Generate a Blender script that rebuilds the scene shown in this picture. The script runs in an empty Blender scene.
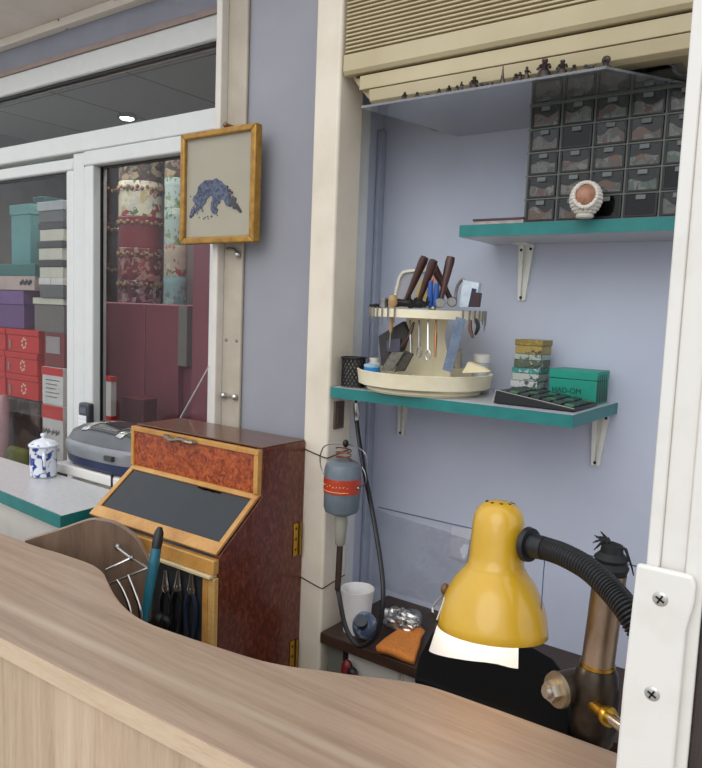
import bpy, bmesh, math, random
from mathutils import Vector, Matrix, Quaternion
sc = bpy.context.scene
col = sc.collection
PI = math.pi
V = Vector
rnd = random.Random(7)

# ------------------------------------------------------------------ materials
def S(h):
    h = h.lstrip('#')
    o = []
    for i in (0, 2, 4):
        c = int(h[i:i+2], 16)/255
        o.append(c/12.92 if c <= .04045 else ((c+.055)/1.055)**2.4)
    return (o[0], o[1], o[2], 1)

def base(name):
    m = bpy.data.materials.new(name); m.use_nodes = True
    nt = m.node_tree
    return m, nt, nt.nodes['Principled BSDF'], nt.nodes['Material Output']

def setp(b, rough, metal, spec, coat):
    b.inputs['Roughness'].default_value = rough
    b.inputs['Metallic'].default_value = metal
    b.inputs['Specular IOR Level'].default_value = spec
    b.inputs['Coat Weight'].default_value = coat

def ramp(nt, fac, stops, interp='LINEAR'):
    r = nt.nodes.new('ShaderNodeValToRGB'); e = r.color_ramp; e.interpolation = interp
    e.elements[0].position, e.elements[0].color = stops[0]
    e.elements[1].position, e.elements[1].color = stops[-1]
    for p, c in stops[1:-1]:
        n = e.elements.new(p); n.color = c
    nt.links.new(fac, r.inputs['Fac'])
    return r.outputs['Color']

def coords(nt, scale=(1, 1, 1), rot=(0, 0, 0)):
    t = nt.nodes.new('ShaderNodeTexCoord'); m = nt.nodes.new('ShaderNodeMapping')
    m.inputs['Scale'].default_value = scale; m.inputs['Rotation'].default_value = rot
    nt.links.new(t.outputs['Object'], m.inputs['Vector'])
    return m.outputs['Vector']

def noise(nt, vec, scale=5, detail=4, rough=.55, dist=0):
    n = nt.nodes.new('ShaderNodeTexNoise')
    n.inputs['Scale'].default_value = scale; n.inputs['Detail'].default_value = detail
    n.inputs['Roughness'].default_value = rough; n.inputs['Distortion'].default_value = dist
    nt.links.new(vec, n.inputs['Vector'])
    return n.outputs['Fac']

def bumpn(nt, b, fac, strength, dist=.002):
    n = nt.nodes.new('ShaderNodeBump'); n.inputs['Strength'].default_value = strength
    n.inputs['Distance'].default_value = dist
    nt.links.new(fac, n.inputs['Height']); nt.links.new(n.outputs['Normal'], b.inputs['Normal'])

MC = {}
def M(name, h, rough=.5, metal=0, spec=.5, coat=0, var=.06, vs=25, h2=None, lo=.35, hi=.65, scale=(1, 1, 1), bump=0, interp='LINEAR', dist=0, detail=4):
    """plain surface with a little procedural variation (h to h2)"""
    if name in MC: return MC[name]
    m, nt, b, out = base(name); setp(b, rough, metal, spec, coat)
    c = S(h)
    c1 = S(h2) if h2 else tuple([min(1, v*(1+var)) for v in c[:3]])+(1,)
    c0 = c if h2 else tuple([v*(1-var) for v in c[:3]])+(1,)
    f = noise(nt, coords(nt, scale), vs, detail, .6, dist)
    nt.links.new(ramp(nt, f, [(lo, c0), (hi, c1)], interp), b.inputs['Base Color'])
    if bump: bumpn(nt, b, f, bump)
    MC[name] = m
    return m

def wood(name, c0, c1, c2, grain=(1.2, 14, 14), scale=3.0, rough=.45, coat=0, boards=None, dist=.6, fine=1.0, spec=.4):
    m, nt, b, out = base(name); setp(b, rough, 0, spec, coat)
    v = coords(nt, grain)
    f = noise(nt, v, scale, 6, .6, dist)
    g = noise(nt, coords(nt, tuple(x*6 for x in grain)), scale*2, 3, .7, 0)
    mx = nt.nodes.new('ShaderNodeMix'); mx.data_type = 'FLOAT'; mx.inputs[0].default_value = .3*fine
    nt.links.new(f, mx.inputs[2]); nt.links.new(g, mx.inputs[3])
    colr = ramp(nt, mx.outputs[0], [(.32, S(c0)), (.5, S(c1)), (.68, S(c2))])
    if boards:                                       # a different tone for each board along X
        t = nt.nodes.new('ShaderNodeTexCoord'); sx = nt.nodes.new('ShaderNodeSeparateXYZ')
        nt.links.new(t.outputs['Object'], sx.inputs[0])
        a = nt.nodes.new('ShaderNodeMath'); a.operation = 'MULTIPLY_ADD'; a.inputs[1].default_value = 1/boards[0]; a.inputs[2].default_value = boards[1]
        nt.links.new(sx.outputs[0], a.inputs[0])
        fl = nt.nodes.new('ShaderNodeMath'); fl.operation = 'FLOOR'; nt.links.new(a.outputs[0], fl.inputs[0])
        wn = nt.nodes.new('ShaderNodeTexWhiteNoise'); wn.noise_dimensions = '1D'; nt.links.new(fl.outputs[0], wn.inputs['W'])
        tone = ramp(nt, wn.outputs['Value'], [(0, (.84, .83, .82, 1)), (1, (1.05, 1.05, 1.04, 1))])
        mm = nt.nodes.new('ShaderNodeMix'); mm.data_type = 'RGBA'; mm.blend_type = 'MULTIPLY'; mm.inputs[0].default_value = 1
        nt.links.new(colr, mm.inputs[6]); nt.links.new(tone, mm.inputs[7]); colr = mm.outputs[2]
    nt.links.new(colr, b.inputs['Base Color'])
    bumpn(nt, b, g, .08, .0005)
    return m

def floral(name, ground, *cols, scale=60, edge=.42):
    """printed pattern: blobs of several colours on a ground"""
    m, nt, b, out = base(name); setp(b, .45, 0, .4, 0)
    v = coords(nt)
    vo = nt.nodes.new('ShaderNodeTexVoronoi'); vo.inputs['Scale'].default_value = scale
    nt.links.new(v, vo.inputs['Vector'])
    sp = nt.nodes.new('ShaderNodeSeparateColor'); nt.links.new(vo.outputs['Color'], sp.inputs[0])
    st = [(i/len(cols), S(c)) for i, c in enumerate(cols)]
    blob = ramp(nt, sp.outputs[0], st, 'CONSTANT')
    nf = noise(nt, v, scale*1.1, 3, .6, .5)
    mask = ramp(nt, nf, [(edge, (0, 0, 0, 1)), (edge+.06, (1, 1, 1, 1))])
    mx = nt.nodes.new('ShaderNodeMix'); mx.data_type = 'RGBA'
    nt.links.new(mask, mx.inputs[0]); mx.inputs[6].default_value = S(ground); nt.links.new(blob, mx.inputs[7])
    nt.links.new(mx.outputs[2], b.inputs['Base Color'])
    return m

def clear(name, tint, refl, ior=1.5, rough=.0, haze=0, hazecol='dddddd'):
    """thin clear sheet: what lies behind it plus a fresnel reflection and a little haze"""
    m, nt, b, out = base(name); nt.nodes.remove(b)
    tr = nt.nodes.new('ShaderNodeBsdfTransparent'); tr.inputs[0].default_value = S(tint)
    gl = nt.nodes.new('ShaderNodeBsdfGlossy'); gl.inputs['Roughness'].default_value = rough
    ge = nt.nodes.new('ShaderNodeNewGeometry')
    dt = nt.nodes.new('ShaderNodeVectorMath'); dt.operation = 'DOT_PRODUCT'
    nt.links.new(ge.outputs['Normal'], dt.inputs[0]); nt.links.new(ge.outputs['Incoming'], dt.inputs[1])
    f0 = ((ior-1)/(ior+1))**2
    def mth(op, a, b=0, c=0):
        n = nt.nodes.new('ShaderNodeMath'); n.operation = op
        for i, v in enumerate((a, b, c)):
            if isinstance(v, (int, float)): n.inputs[i].default_value = v
            else: nt.links.new(v, n.inputs[i])
        return n.outputs[0]
    k = mth('POWER', mth('SUBTRACT', 1, mth('ABSOLUTE', dt.outputs['Value'])), 5)
    mu = nt.nodes.new('ShaderNodeMath'); mu.operation = 'MULTIPLY'; mu.inputs[1].default_value = refl; mu.use_clamp = True
    nt.links.new(mth('MULTIPLY_ADD', k, 1-f0, f0), mu.inputs[0])
    src = tr.outputs[0]
    if haze:
        df = nt.nodes.new('ShaderNodeBsdfDiffuse'); df.inputs[0].default_value = S(hazecol)
        mh = nt.nodes.new('ShaderNodeMixShader'); mh.inputs[0].default_value = haze
        nt.links.new(src, mh.inputs[1]); nt.links.new(df.outputs[0], mh.inputs[2]); src = mh.outputs[0]
    mx = nt.nodes.new('ShaderNodeMixShader')
    nt.links.new(mu.outputs[0], mx.inputs[0]); nt.links.new(src, mx.inputs[1]); nt.links.new(gl.outputs[0], mx.inputs[2])
    nt.links.new(mx.outputs[0], out.inputs[0])
    return m

def emit(name, h, s):
    m, nt, b, out = base(name)
    b.inputs['Base Color'].default_value = S(h); b.inputs['Emission Color'].default_value = S(h); b.inputs['Emission Strength'].default_value = s
    return m

# ------------------------------------------------------------------ mesh building
def world_loc(o):
    p = V((0, 0, 0))
    while o is not None:
        p += o.location; o = o.parent
    return p

class MB:
    def __init__(s): s.bm = bmesh.new()
    def faces(s, vs, fs):
        v = [s.bm.verts.new(p) for p in vs]
        for f in fs:
            try: s.bm.faces.new([v[i] for i in f])
            except ValueError: pass
        return s
    def box(s, x0, x1, y0, y1, z0, z1, rot=None, piv=None):
        vs = [V((x, y, z)) for z in (z0, z1) for y in (y0, y1) for x in (x0, x1)]
        if rot is not None:
            c = V(piv) if piv is not None else V(((x0+x1)/2, (y0+y1)/2, (z0+z1)/2))
            vs = [c + rot @ (p-c) for p in vs]
        return s.faces(vs, [(0, 2, 3, 1), (4, 5, 7, 6), (0, 1, 5, 4), (2, 6, 7, 3), (0, 4, 6, 2), (1, 3, 7, 5)])
    def obox(s, a, b, w, h, up=(0, 0, 1)):
        """bar from a to b with a rectangular section (w across, h along up)"""
        a, b = V(a), V(b); d = (b-a).normalized(); side = d.cross(V(up)).normalized(); u = side.cross(d).normalized()
        vs = [p + side*sx*w/2 + u*sz*h/2 for p in (a, b) for sz in (-1, 1) for sx in (-1, 1)]
        return s.faces(vs, [(0, 2, 3, 1), (4, 5, 7, 6), (0, 1, 5, 4), (2, 6, 7, 3), (0, 4, 6, 2), (1, 3, 7, 5)])
    def prism(s, poly, vec):
        n = len(poly); vec = V(vec)
        vs = [V(p) for p in poly] + [V(p)+vec for p in poly]
        return s.faces(vs, [tuple(range(n)), tuple(range(2*n-1, n-1, -1))] + [(i, i+n, (i+1) % n+n, (i+1) % n) for i in range(n)])
    def tube(s, pts, r, n=10, cap=True):
        pts = [V(p) for p in pts]; k = len(pts)
        rs = r if isinstance(r, (list, tuple)) else [r]*k
        t = (pts[1]-pts[0]).normalized()
        ref = V((0, 0, 1)) if abs(t.z) < .9 else V((1, 0, 0))
        u = t.cross(ref).normalized()
        rings = []
        for i, p in enumerate(pts):
            tt = (pts[min(i+1, k-1)]-pts[max(i-1, 0)]).normalized()
            if tt.length == 0: tt = t
            q = t.rotation_difference(tt); u = (q @ u).normalized(); t = tt
            w = t.cross(u)
            rings.append([s.bm.verts.new(p + (u*math.cos(2*PI*j/n)+w*math.sin(2*PI*j/n))*rs[i]) for j in range(n)])
        for a, b in zip(rings, rings[1:]):
            for j in range(n):
                s.bm.faces.new((a[j], a[(j+1) % n], b[(j+1) % n], b[j]))
        if cap:
            s.bm.faces.new(rings[0][::-1]); s.bm.faces.new(rings[-1])
        return s
    def cyl(s, a, b, r0, r1=None, n=16):
        return s.tube([a, b], [r0, r0 if r1 is None else r1], n)
    def lathe(s, prof, o=(0, 0, 0), axis=(0, 0, 1), n=32, sx=1, sy=1, a0=0, a1=2*PI):
        """profile of (r, h) turned about an axis through o; r = 0 closes the end"""
        o = V(o); q = V((0, 0, 1)).rotation_difference(V(axis).normalized())
        full = abs(a1-a0-2*PI) < 1e-6
        m = n if full else n+1
        rings = []
        for r, h in prof:
            if r <= 1e-7: rings.append([s.bm.verts.new(o + q @ V((0, 0, h)))])
            else: rings.append([s.bm.verts.new(o + q @ V((r*sx*math.cos(a0+(a1-a0)*j/n), r*sy*math.sin(a0+(a1-a0)*j/n), h))) for j in range(m)])
        for a, b in zip(rings, rings[1:]):
            for j in range(n):
                k = (j+1) % m
                if len(a) == 1 and len(b) == 1: continue
                if len(a) == 1: s.bm.faces.new((a[0], b[k], b[j]))
                elif len(b) == 1: s.bm.faces.new((a[j], a[k], b[0]))
                else: s.bm.faces.new((a[j], a[k], b[k], b[j]))
        return s
    def ball(s, c, r, n=16, m=10, rot=None):
        rx, ry, rz = r if isinstance(r, (tuple, list)) else (r, r, r)
        c = V(c); rings = []
        R = rot if rot is not None else Matrix.Identity(3)
        for i in range(m+1):
            t = PI*i/m
            if i in (0, m): rings.append([s.bm.verts.new(c + R @ V((0, 0, -rz*math.cos(t))))])
            else: rings.append([s.bm.verts.new(c + R @ V((rx*math.sin(t)*math.cos(2*PI*j/n), ry*math.sin(t)*math.sin(2*PI*j/n), -rz*math.cos(t)))) for j in range(n)])
        for a, b in zip(rings, rings[1:]):
            for j in range(n):
                k = (j+1) % n
                if len(a) == 1: s.bm.faces.new((a[0], b[k], b[j]))
                elif len(b) == 1: s.bm.faces.new((a[j], a[k], b[0]))
                else: s.bm.faces.new((a[j], a[k], b[k], b[j]))
        return s
    def grid(s, fn, nu, nv):
        g = [[s.bm.verts.new(fn(i/nu, j/nv)) for j in range(nv+1)] for i in range(nu+1)]
        for i in range(nu):
            for j in range(nv):
                s.bm.faces.new((g[i][j], g[i+1][j], g[i+1][j+1], g[i][j+1]))
        return s
    def build(s, name, mat, parent=None, bevel=0, seg=2, smooth=35, solid=0, sub=0):
        bm = s.bm
        off = world_loc(parent) if parent is not None else V((0, 0, 0))
        if parent is None:                            # a single-mesh thing: origin at its base
            xs = [v.co for v in bm.verts]
            off = V((sum(c.x for c in xs)/len(xs), sum(c.y for c in xs)/len(xs), min(c.z for c in xs)))
        bmesh.ops.translate(bm, verts=bm.verts, vec=-off)
        bmesh.ops.recalc_face_normals(bm, faces=bm.faces)
        me = bpy.data.meshes.new(name); bm.to_mesh(me); bm.free()
        o = bpy.data.objects.new(name, me); col.objects.link(o)
        me.materials.append(mat)
        if smooth:
            for p in me.polygons: p.use_smooth = True
            me.set_sharp_from_angle(angle=math.radians(smooth))
        if parent is not None: o.parent = parent
        else: o.location = off
        if solid:
            md = o.modifiers.new('solid', 'SOLIDIFY'); md.thickness = solid; md.offset = 0
        if bevel:
            md = o.modifiers.new('bevel', 'BEVEL'); md.width = bevel; md.segments = seg; md.limit_method = 'ANGLE'; md.angle_limit = math.radians(40)
        if sub:
            md = o.modifiers.new('sub', 'SUBSURF'); md.levels = sub; md.render_levels = sub
        return o

def tag(o, label, cat, group=None, kind=None):
    o['label'] = label; o['category'] = cat
    if group: o['group'] = group
    if kind: o['kind'] = kind
    return o
def thing(name, label, cat, loc, group=None):
    o = bpy.data.objects.new(name, None); col.objects.link(o); o.location = loc; o.empty_display_size = .02
    return tag(o, label, cat, group)
def struct(o): o['kind'] = 'structure'; return o
def copy_tree(o, parent=None):
    c = o.copy(); col.objects.link(c); c.parent = parent
    for ch in [x for x in bpy.data.objects if x.parent == o]: copy_tree(ch, c)
    return c
def smoothpath(pts, k=8):
    """Catmull-Rom through the points"""
    p = [V(q) for q in pts]; p = [p[0]*2-p[1]] + p + [p[-1]*2-p[-2]]
    out = []
    for i in range(1, len(p)-2):
        for j in range(k):
            t = j/k; a, b, c, d = p[i-1], p[i], p[i+1], p[i+2]
            out.append(.5*((2*b)+(c-a)*t+(2*a-5*b+4*c-d)*t*t+(3*b-3*c+d-a)*t**3))
    return out + [p[-2]]
def text_mesh(txt, size, mat, parent, loc, rot, name, depth=.0003, align='LEFT'):
    cu = bpy.data.curves.new('t', 'FONT'); cu.body = txt; cu.size = size; cu.extrude = depth; cu.align_x = align
    t = bpy.data.objects.new('t', cu); col.objects.link(t)
    dg = bpy.context.evaluated_depsgraph_get(); me = bpy.data.meshes.new_from_object(t.evaluated_get(dg))
    bpy.data.objects.remove(t); me.name = name
    R = rot.to_4x4(); R.translation = V(loc)-world_loc(parent); me.transform(R)
    me.materials.clear(); me.materials.append(mat)
    o = bpy.data.objects.new(name, me); col.objects.link(o); o.parent = parent
    return o

# palette ---------------------------------------------------------------
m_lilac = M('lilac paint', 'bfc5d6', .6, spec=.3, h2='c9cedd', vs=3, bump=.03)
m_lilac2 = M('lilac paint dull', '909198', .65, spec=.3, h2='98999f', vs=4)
m_cream = M('cream painted steel', 'e2d8c6', .5, h2='d4c8b4', vs=9, lo=.4, hi=.75)
m_post = M('tan painted post', 'b6ac9c', .55, h2='a89e8e', vs=14)
m_pvc = M('white pvc', 'd4d6d3', .35, var=.02)
m_white = M('white paint', 'e6e3dc', .4, h2='dad6cc', vs=16, lo=.5, hi=.8)
m_teal = M('teal edge laminate', '187472', .4, h2='207e7a', vs=30)
m_shelfw = M('pale grey laminate', 'c3c4c8', .35, var=.04, vs=60)
m_chrome = M('bright steel', 'c8c6c0', .22, 1, var=.08, vs=40)
m_steel = M('dull steel', '8f8e8c', .38, 1, var=.2, vs=60)
m_dark = M('blackened steel', '2a2928', .45, .6, var=.2, vs=50)
m_blackp = M('black plastic', '17181a', .42, var=.1)
m_blackr = M('black rubber', '141416', .38, var=.1, spec=.5)
m_brass = M('brass', 'c0983c', .32, 1, var=.12, vs=80)
m_navy = M('navy plastic', '1c2a4c', .4)
m_ivory = M('ivory plastic', 'efe6c8', .4, h2='e2d6b2', vs=20, lo=.45, hi=.8)
m_red = M('red card', 'd0261f', .45, var=.05)
m_wbrown = M('dark turned wood', '4a2318', .4, h2='32160f', vs=30, scale=(1, 1, .2), coat=.2)
m_glass = clear('window glass', 'f2f3f3', .7, 1.5)
m_paper = M('white paper', 'e8e6e0', .7, var=.03)

# ------------------------------------------------------------------ setting
YW, ZC = 1.38, 2.30
MB().box(-6, 4, -5, 5, -.05, 0).build('floor', M('grey paving', 'b0aca6', .8, h2='9c9892', vs=6)).update_tag()
struct(bpy.data.objects['floor'])
def wallbox(name, m, *a, **k): return struct(MB().box(*a).build(name, m, **k))
wallbox('wall_back', m_lilac, -.935, .6, YW, YW+.04, 0, ZC)
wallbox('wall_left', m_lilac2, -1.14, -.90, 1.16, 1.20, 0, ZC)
wallbox('wall_side', m_lilac, -.935, -.925, 1.21, YW, 0, ZC)
wallbox('wall_right', m_lilac, .3, .34, 1.0, YW, 0, ZC)
wallbox('ceiling', M('soffit panel', 'd6cec4', .7, h2='c8bfb4', vs=4), -4, .6, 1.0, 1.42, ZC, ZC+.05)
# strip of peeling paint where wall and soffit meet, above the shop window
struct(MB().box(-4, -1.2, 1.235, 1.26, 2.276, 2.299).build('trim_1', M('peeling white paint', 'd8d0c4', .7, h2='33302e', vs=22, lo=.64, hi=.66, detail=6, scale=(.6, 1, 1.5))))
struct(MB().box(-4, -1.2, 1.262, 1.30, 2.1955, 2.30).build('wall_lintel', M('lilac lintel paint', '9698a6', .7, h2='8e909c', vs=6)))
struct(MB().box(-4, -1.2, 1.252, 1.262, 2.1955, 2.21).build('trim_2', M('brown sealant', '9a8880', .7)))

# cream column between window side and the booth recess
MB().box(-.925, -.862, 1.13, 1.212, 0, ZC-.001).build('trim_3', m_cream, bevel=.006, seg=3)
struct(bpy.data.objects['trim_3'])
struct(MB().box(-.9245, -.903, 1.214, 1.30, 0, 1.935).build('trim_4', M('white conduit', 'e4e6e4', .4, var=.04), bevel=.004))
struct(MB().box(-.9245, -.914, 1.355, 1.379, 0, 1.9).build('trim_5', M('side wall shade tone', 'a8afc0', .5, var=.05), bevel=.003))  # added strip; its blue grey paints the shade of the side wall
# tan post at the right end of the window, with its white front edge
p5 = MB().box(-1.1865, -1.130, 1.15, 1.159, 0, ZC-.002).box(-1.1865, -1.142, 1.159, 1.24, 0, ZC-.002).build('trim_6', m_post, bevel=.003)
struct(p5)
struct(MB().box(-1.204, -1.187, 1.13, 1.24, 0, ZC-.002).build('trim_7', M('off white edge strip', 'd2ccc2', .5, var=.04), bevel=.003))

# seam of the back wall panels
struct(MB().box(-.895, .29, YW-.0012, YW-.0002, 1.042, 1.0445).build('trim_8', M('seam shadow gap', '6d7288', .8)))

# ------------------------------------------------------------------ shop window
YG = 1.28
win = struct(MB().box(-4, -1.25, 1.255, 1.31, 2.138, 2.195).box(-4, -1.25, 1.255, 1.31, 1.925, 1.978)
   .box(-1.936, -1.872, 1.262, 1.30, .6, 1.925).build('window_1', m_pvc, bevel=.004))
def rails(x0, x1, z0, z1, w, y0, y1):
    return (MB().box(x0, x1, y0, y1, z1-w, z1).box(x0, x1, y0, y1, z0, z0+w).box(x0, x0+w, y0, y1, z0+w, z1-w).box(x1-w, x1, y0, y1, z0+w, z1-w))
rails(-1.866, -1.30, .62, 1.923, .042, 1.25, 1.30).build('window_sash', m_pvc, win, bevel=.005)
rails(-2.75, -1.937, .62, 1.913, .035, 1.262, 1.30).build('window_sash', m_pvc, win, bevel=.005)
rails(-3.98, -2.752, .62, 1.913, .035, 1.262, 1.30).build('window_sash', m_pvc, win, bevel=.005)
g = MB().box(-1.8235, -1.8185, 1.276, 1.283, .68, 1.880).box(-1.815, -1.35, 1.276, 1.283, 1.874, 1.8805)
g.build('gasket', m_blackr, win)
MB().box(-2.715, -1.974, 1.276, 1.284, 1.871, 1.878).box(-3.9, -1.26, 1.268, 1.284, 2.131, 2.1378).box(-1.8715, -1.8665, 1.256, 1.29, .62, 1.894).build('gasket', m_blackr, win)
for x0, x1, z0, z1 in ((-1.828, -1.34, .66, 1.884), (-2.72, -1.965, .65, 1.885), (-3.95, -2.78, .65, 1.885), (-3.98, -1.28, 1.97, 2.145)):
    MB().box(x0, x1, YG, YG+.004, z0, z1).build('glass_pane', m_glass, win, smooth=0)
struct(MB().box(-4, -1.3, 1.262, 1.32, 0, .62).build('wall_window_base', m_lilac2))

# shop room behind the glass
m_shopw = M('shop wall olive', '74706a', .8, h2='5d5852', vs=4)
wallbox('wall_rear', M('dim shop wall', '5a4a46', .8, h2='4a3c3a', vs=3), -4.6, -1.0, 2.9, 2.95, 0, 2.6)
wallbox('wall_shop_left', m_shopw, -4.6, -4.55, 1.3, 2.95, 0, 2.6)
wallbox('wall_shop_right', M('grey shop wall', '4a4644', .7), -1.24, -1.2, 1.3, 2.95, 0, 2.6)
m, nt, b, out = base('ceiling tiles'); setp(b, .8, 0, .3, 0)
br = nt.nodes.new('ShaderNodeTexBrick'); br.offset = 0; br.inputs['Scale'].default_value = 1.0
br.inputs['Brick Width'].default_value = .6; br.inputs['Row Height'].default_value = .6; br.inputs['Mortar Size'].default_value = .008
for k, c in (('Color1', 'a4aaa4'), ('Color2', '9aa09a'), ('Mortar', '5a5e5c')): br.inputs[k].default_value = S(c)
nt.links.new(coords(nt), br.inputs['Vector']); nt.links.new(br.outputs['Color'], b.inputs['Base Color'])
wallbox('ceiling_shop', m, -4.6, -1.0, 1.3, 2.95, 2.52, 2.56)
struct(MB().box(-4.6, -1.2, 1.6, 1.66, 2.38, 2.52).build('trim_9', M('ceiling beam', 'a0a6a0', .8)))

p = V((-3.3995, 2.5460, 2.5000))
t = thing('ceiling_spotlight', 'small round lit spotlight in the ceiling of the shop behind the glass', 'light', (p.x, p.y, 2.5))
MB().lathe([(.0, .02), (.05, .02), (.055, 0), (.042, -.004), (.04, .004), (0, .006)], p).build('trim_ring', m_chrome, t)
MB().lathe([(0, -.012), (.03, -.008), (.036, .002), (0, .003)], p).build('bulb', emit('spot bulb', 'f4f8ff', 12), t)
ld = bpy.data.lights.new('spot', 'SPOT'); ld.energy = 40; ld.spot_size = 2.6; ld.spot_blend = .6; ld.shadow_soft_size = .05; ld.color = (.95, .97, 1)
lo = bpy.data.objects.new('spot_glow', ld); lo.location = (p.x, p.y, 2.44); col.objects.link(lo)

al = bpy.data.lights.new('shop_fill_light', 'AREA'); al.shape = 'RECTANGLE'; al.size = 2.4; al.size_y = .5; al.energy = 42; al.color = (1, .98, .94)  # added fill light, itself unseen; brightens the goods behind the glass
ao = bpy.data.objects.new('shop_fill_light', al); ao.location = (-2.4, 1.42, 2.36); ao.rotation_euler = (math.radians(14), 0, 0); col.objects.link(ao)
# ---- left pane: boxes. each is (left-top point, right-bottom point) of its front
def carton(name, a, b, depth, body, label, lid=None, lidh=.0, cat='box', group=None, ztop=None, zbot=None):
    x0, x1 = a[0], b[0]; y = a[1]; z1 = ztop if ztop is not None else a[2]; z0 = zbot if zbot is not None else b[2]
    t = thing(name, label, cat, ((x0+x1)/2, y+depth/2, z0), group)
    MB().box(x0, x1, y, y+depth, z0, z1-lidh-.0005 if lid else z1).build('body', body, t, bevel=.002)
    if lid: MB().box(x0-.004, x1+.004, y-.004, y+depth+.004, z1-lidh, z1-.0005).build('lid', lid, t, bevel=.002)
    return t, (x0, x1, y, z0, z1)
YB = 1.35
m_tealbag = M('pale teal card', '5f9f9c', .5, h2='578f8e', vs=8)
m_tealdk = M('dark teal card', '2e6a66', .5)
m_greyc = M('grey card', '6a6a68', .6); m_creamc = M('cream card', 'd2cfbc', .6); m_darkc = M('charcoal card', '3d3c3c', .6)
m_print = floral('brown print cloth', '3b2a26', '55423a', '2a1d1a', '6a564c', scale=18, edge=.45)
# column A
zr = [(-2.3898, 1.3500, 1.1497)[2], (-2.3884, 1.3500, 1.2343)[2], (-2.3872, 1.3500, 1.3113)[2], (-2.3858, 1.3500, 1.3913)[2]]
xl = (-2.4729, 1.3500, 1.2773)[0]; xr = (-2.2750, 1.3500, 1.2915)[0]
tag(MB().box(xl-.33, xr, YB-.005, YB+.24, .0, zr[0]-.001).build('display_stand', m_print, bevel=.01), 'brown patterned cloth stand under the red boxes behind the glass', 'stand')
m_gold = M('pale gold print', 'e6c9a8', .4)
def redbox(x0, x1, z0, z1, label, jit):
    t = thing('gift_box', label, 'box', ((x0+x1)/2+jit, YB+.1, z0), 'red gift boxes behind the left pane')
    x0 += jit; x1 += jit
    MB().box(x0, x1, YB, YB+.2, z0, z1-.022).build('body', m_red, t, bevel=.002)
    MB().box(x0-.003, x1+.003, YB-.003, YB+.203, z1-.0215, z1-.001).build('lid', m_red, t, bevel=.002)
    cx, cz = (x0+x1)/2+.01, (z0+z1)/2-.008
    e = MB()
    for k in range(7):
        a = 2*PI*k/7
        e.box(cx+.013*math.cos(a)-.004, cx+.013*math.cos(a)+.004, YB-.0012, YB-.0002, cz+.016*math.sin(a)-.004, cz+.016*math.sin(a)+.004)
    e.build('emblem', m_gold, t)
    MB().box(x0+.018, x0+.028, YB-.004, YB, z0+.01, z1-.04).build('ribbon', M('pink grey ribbon', 'a88a86', .5), t)
for i, w in enumerate(('bottom', 'middle', 'top')):
    redbox(xl, xr, zr[i], zr[i+1], f'red gift box at the {w} of the stack nearest the window mullion', (.0, -.006, .004)[i])
    redbox(xl-.155, xl-.014, zr[i], zr[i+1], f'red gift box cut by the photo edge, {w} of the leftmost stack', (.0, -.004, .003)[i])
z3 = zr[3]
zz = [(-2.4172, 1.3500, 1.4386)[2], (-2.4156, 1.3500, 1.5251)[2], (-2.4148, 1.3500, 1.5733)[2], (-2.4140, 1.3500, 1.6144)[2]]
carton('gift_box', (xl-.12, YB+.01, zz[1]), ((-2.3778, 1.3500, 1.4915)[0], YB+.01, z3), .18, M('purple card', '6d4a80', .5), 'purple gift box with a dark lower band on the red boxes', M('purple lid card', '7c5890', .5), .05)
carton('gift_box', (xl-.14, YB, zz[2]), (xr-.02, YB, zz[1]), .19, M('pinkish cream card', 'c2aca4', .5), 'pinkish cream gift box above the purple box', None)
tp = MB()
for k in range(6): tp.ball((xl+.10+.012*k, YB-.003, (zz[1]+zz[2])/2+.006*(k % 2)), (.007, .003, .007), 8, 6)
bow = tag(tp.build('bow_trim', m_darkc), 'small dark bow trim on the front of the pinkish cream box', 'bow')
carton('gift_box', (xl-.13, YB, zz[3]), (xr-.015, YB, zz[2]), .19, m_tealdk, 'flat dark teal gift box under the tall pale teal box', None)
zt = (-2.4167, 1.3500, 1.8214)[2]
carton('gift_box', ((-2.4907, 1.3500, 1.6982)[0], YB+.03, zt), ((-2.3683, 1.3500, 1.6951)[0], YB+.03, zz[3]), .08, m_tealbag, 'tall narrow pale teal gift box with a lid', M('pale teal lid', '69aaa6', .5), .035)
carton('gift_box', ((-2.4888, 1.4300, 1.7061)[0], 1.46, zt+.04), ((-2.4176, 1.4300, 1.7044)[0], 1.46, zz[3]), .08, M('deep teal card', '2b5f63', .5), 'deep teal gift box half hidden behind the tall pale one', None)
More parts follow.
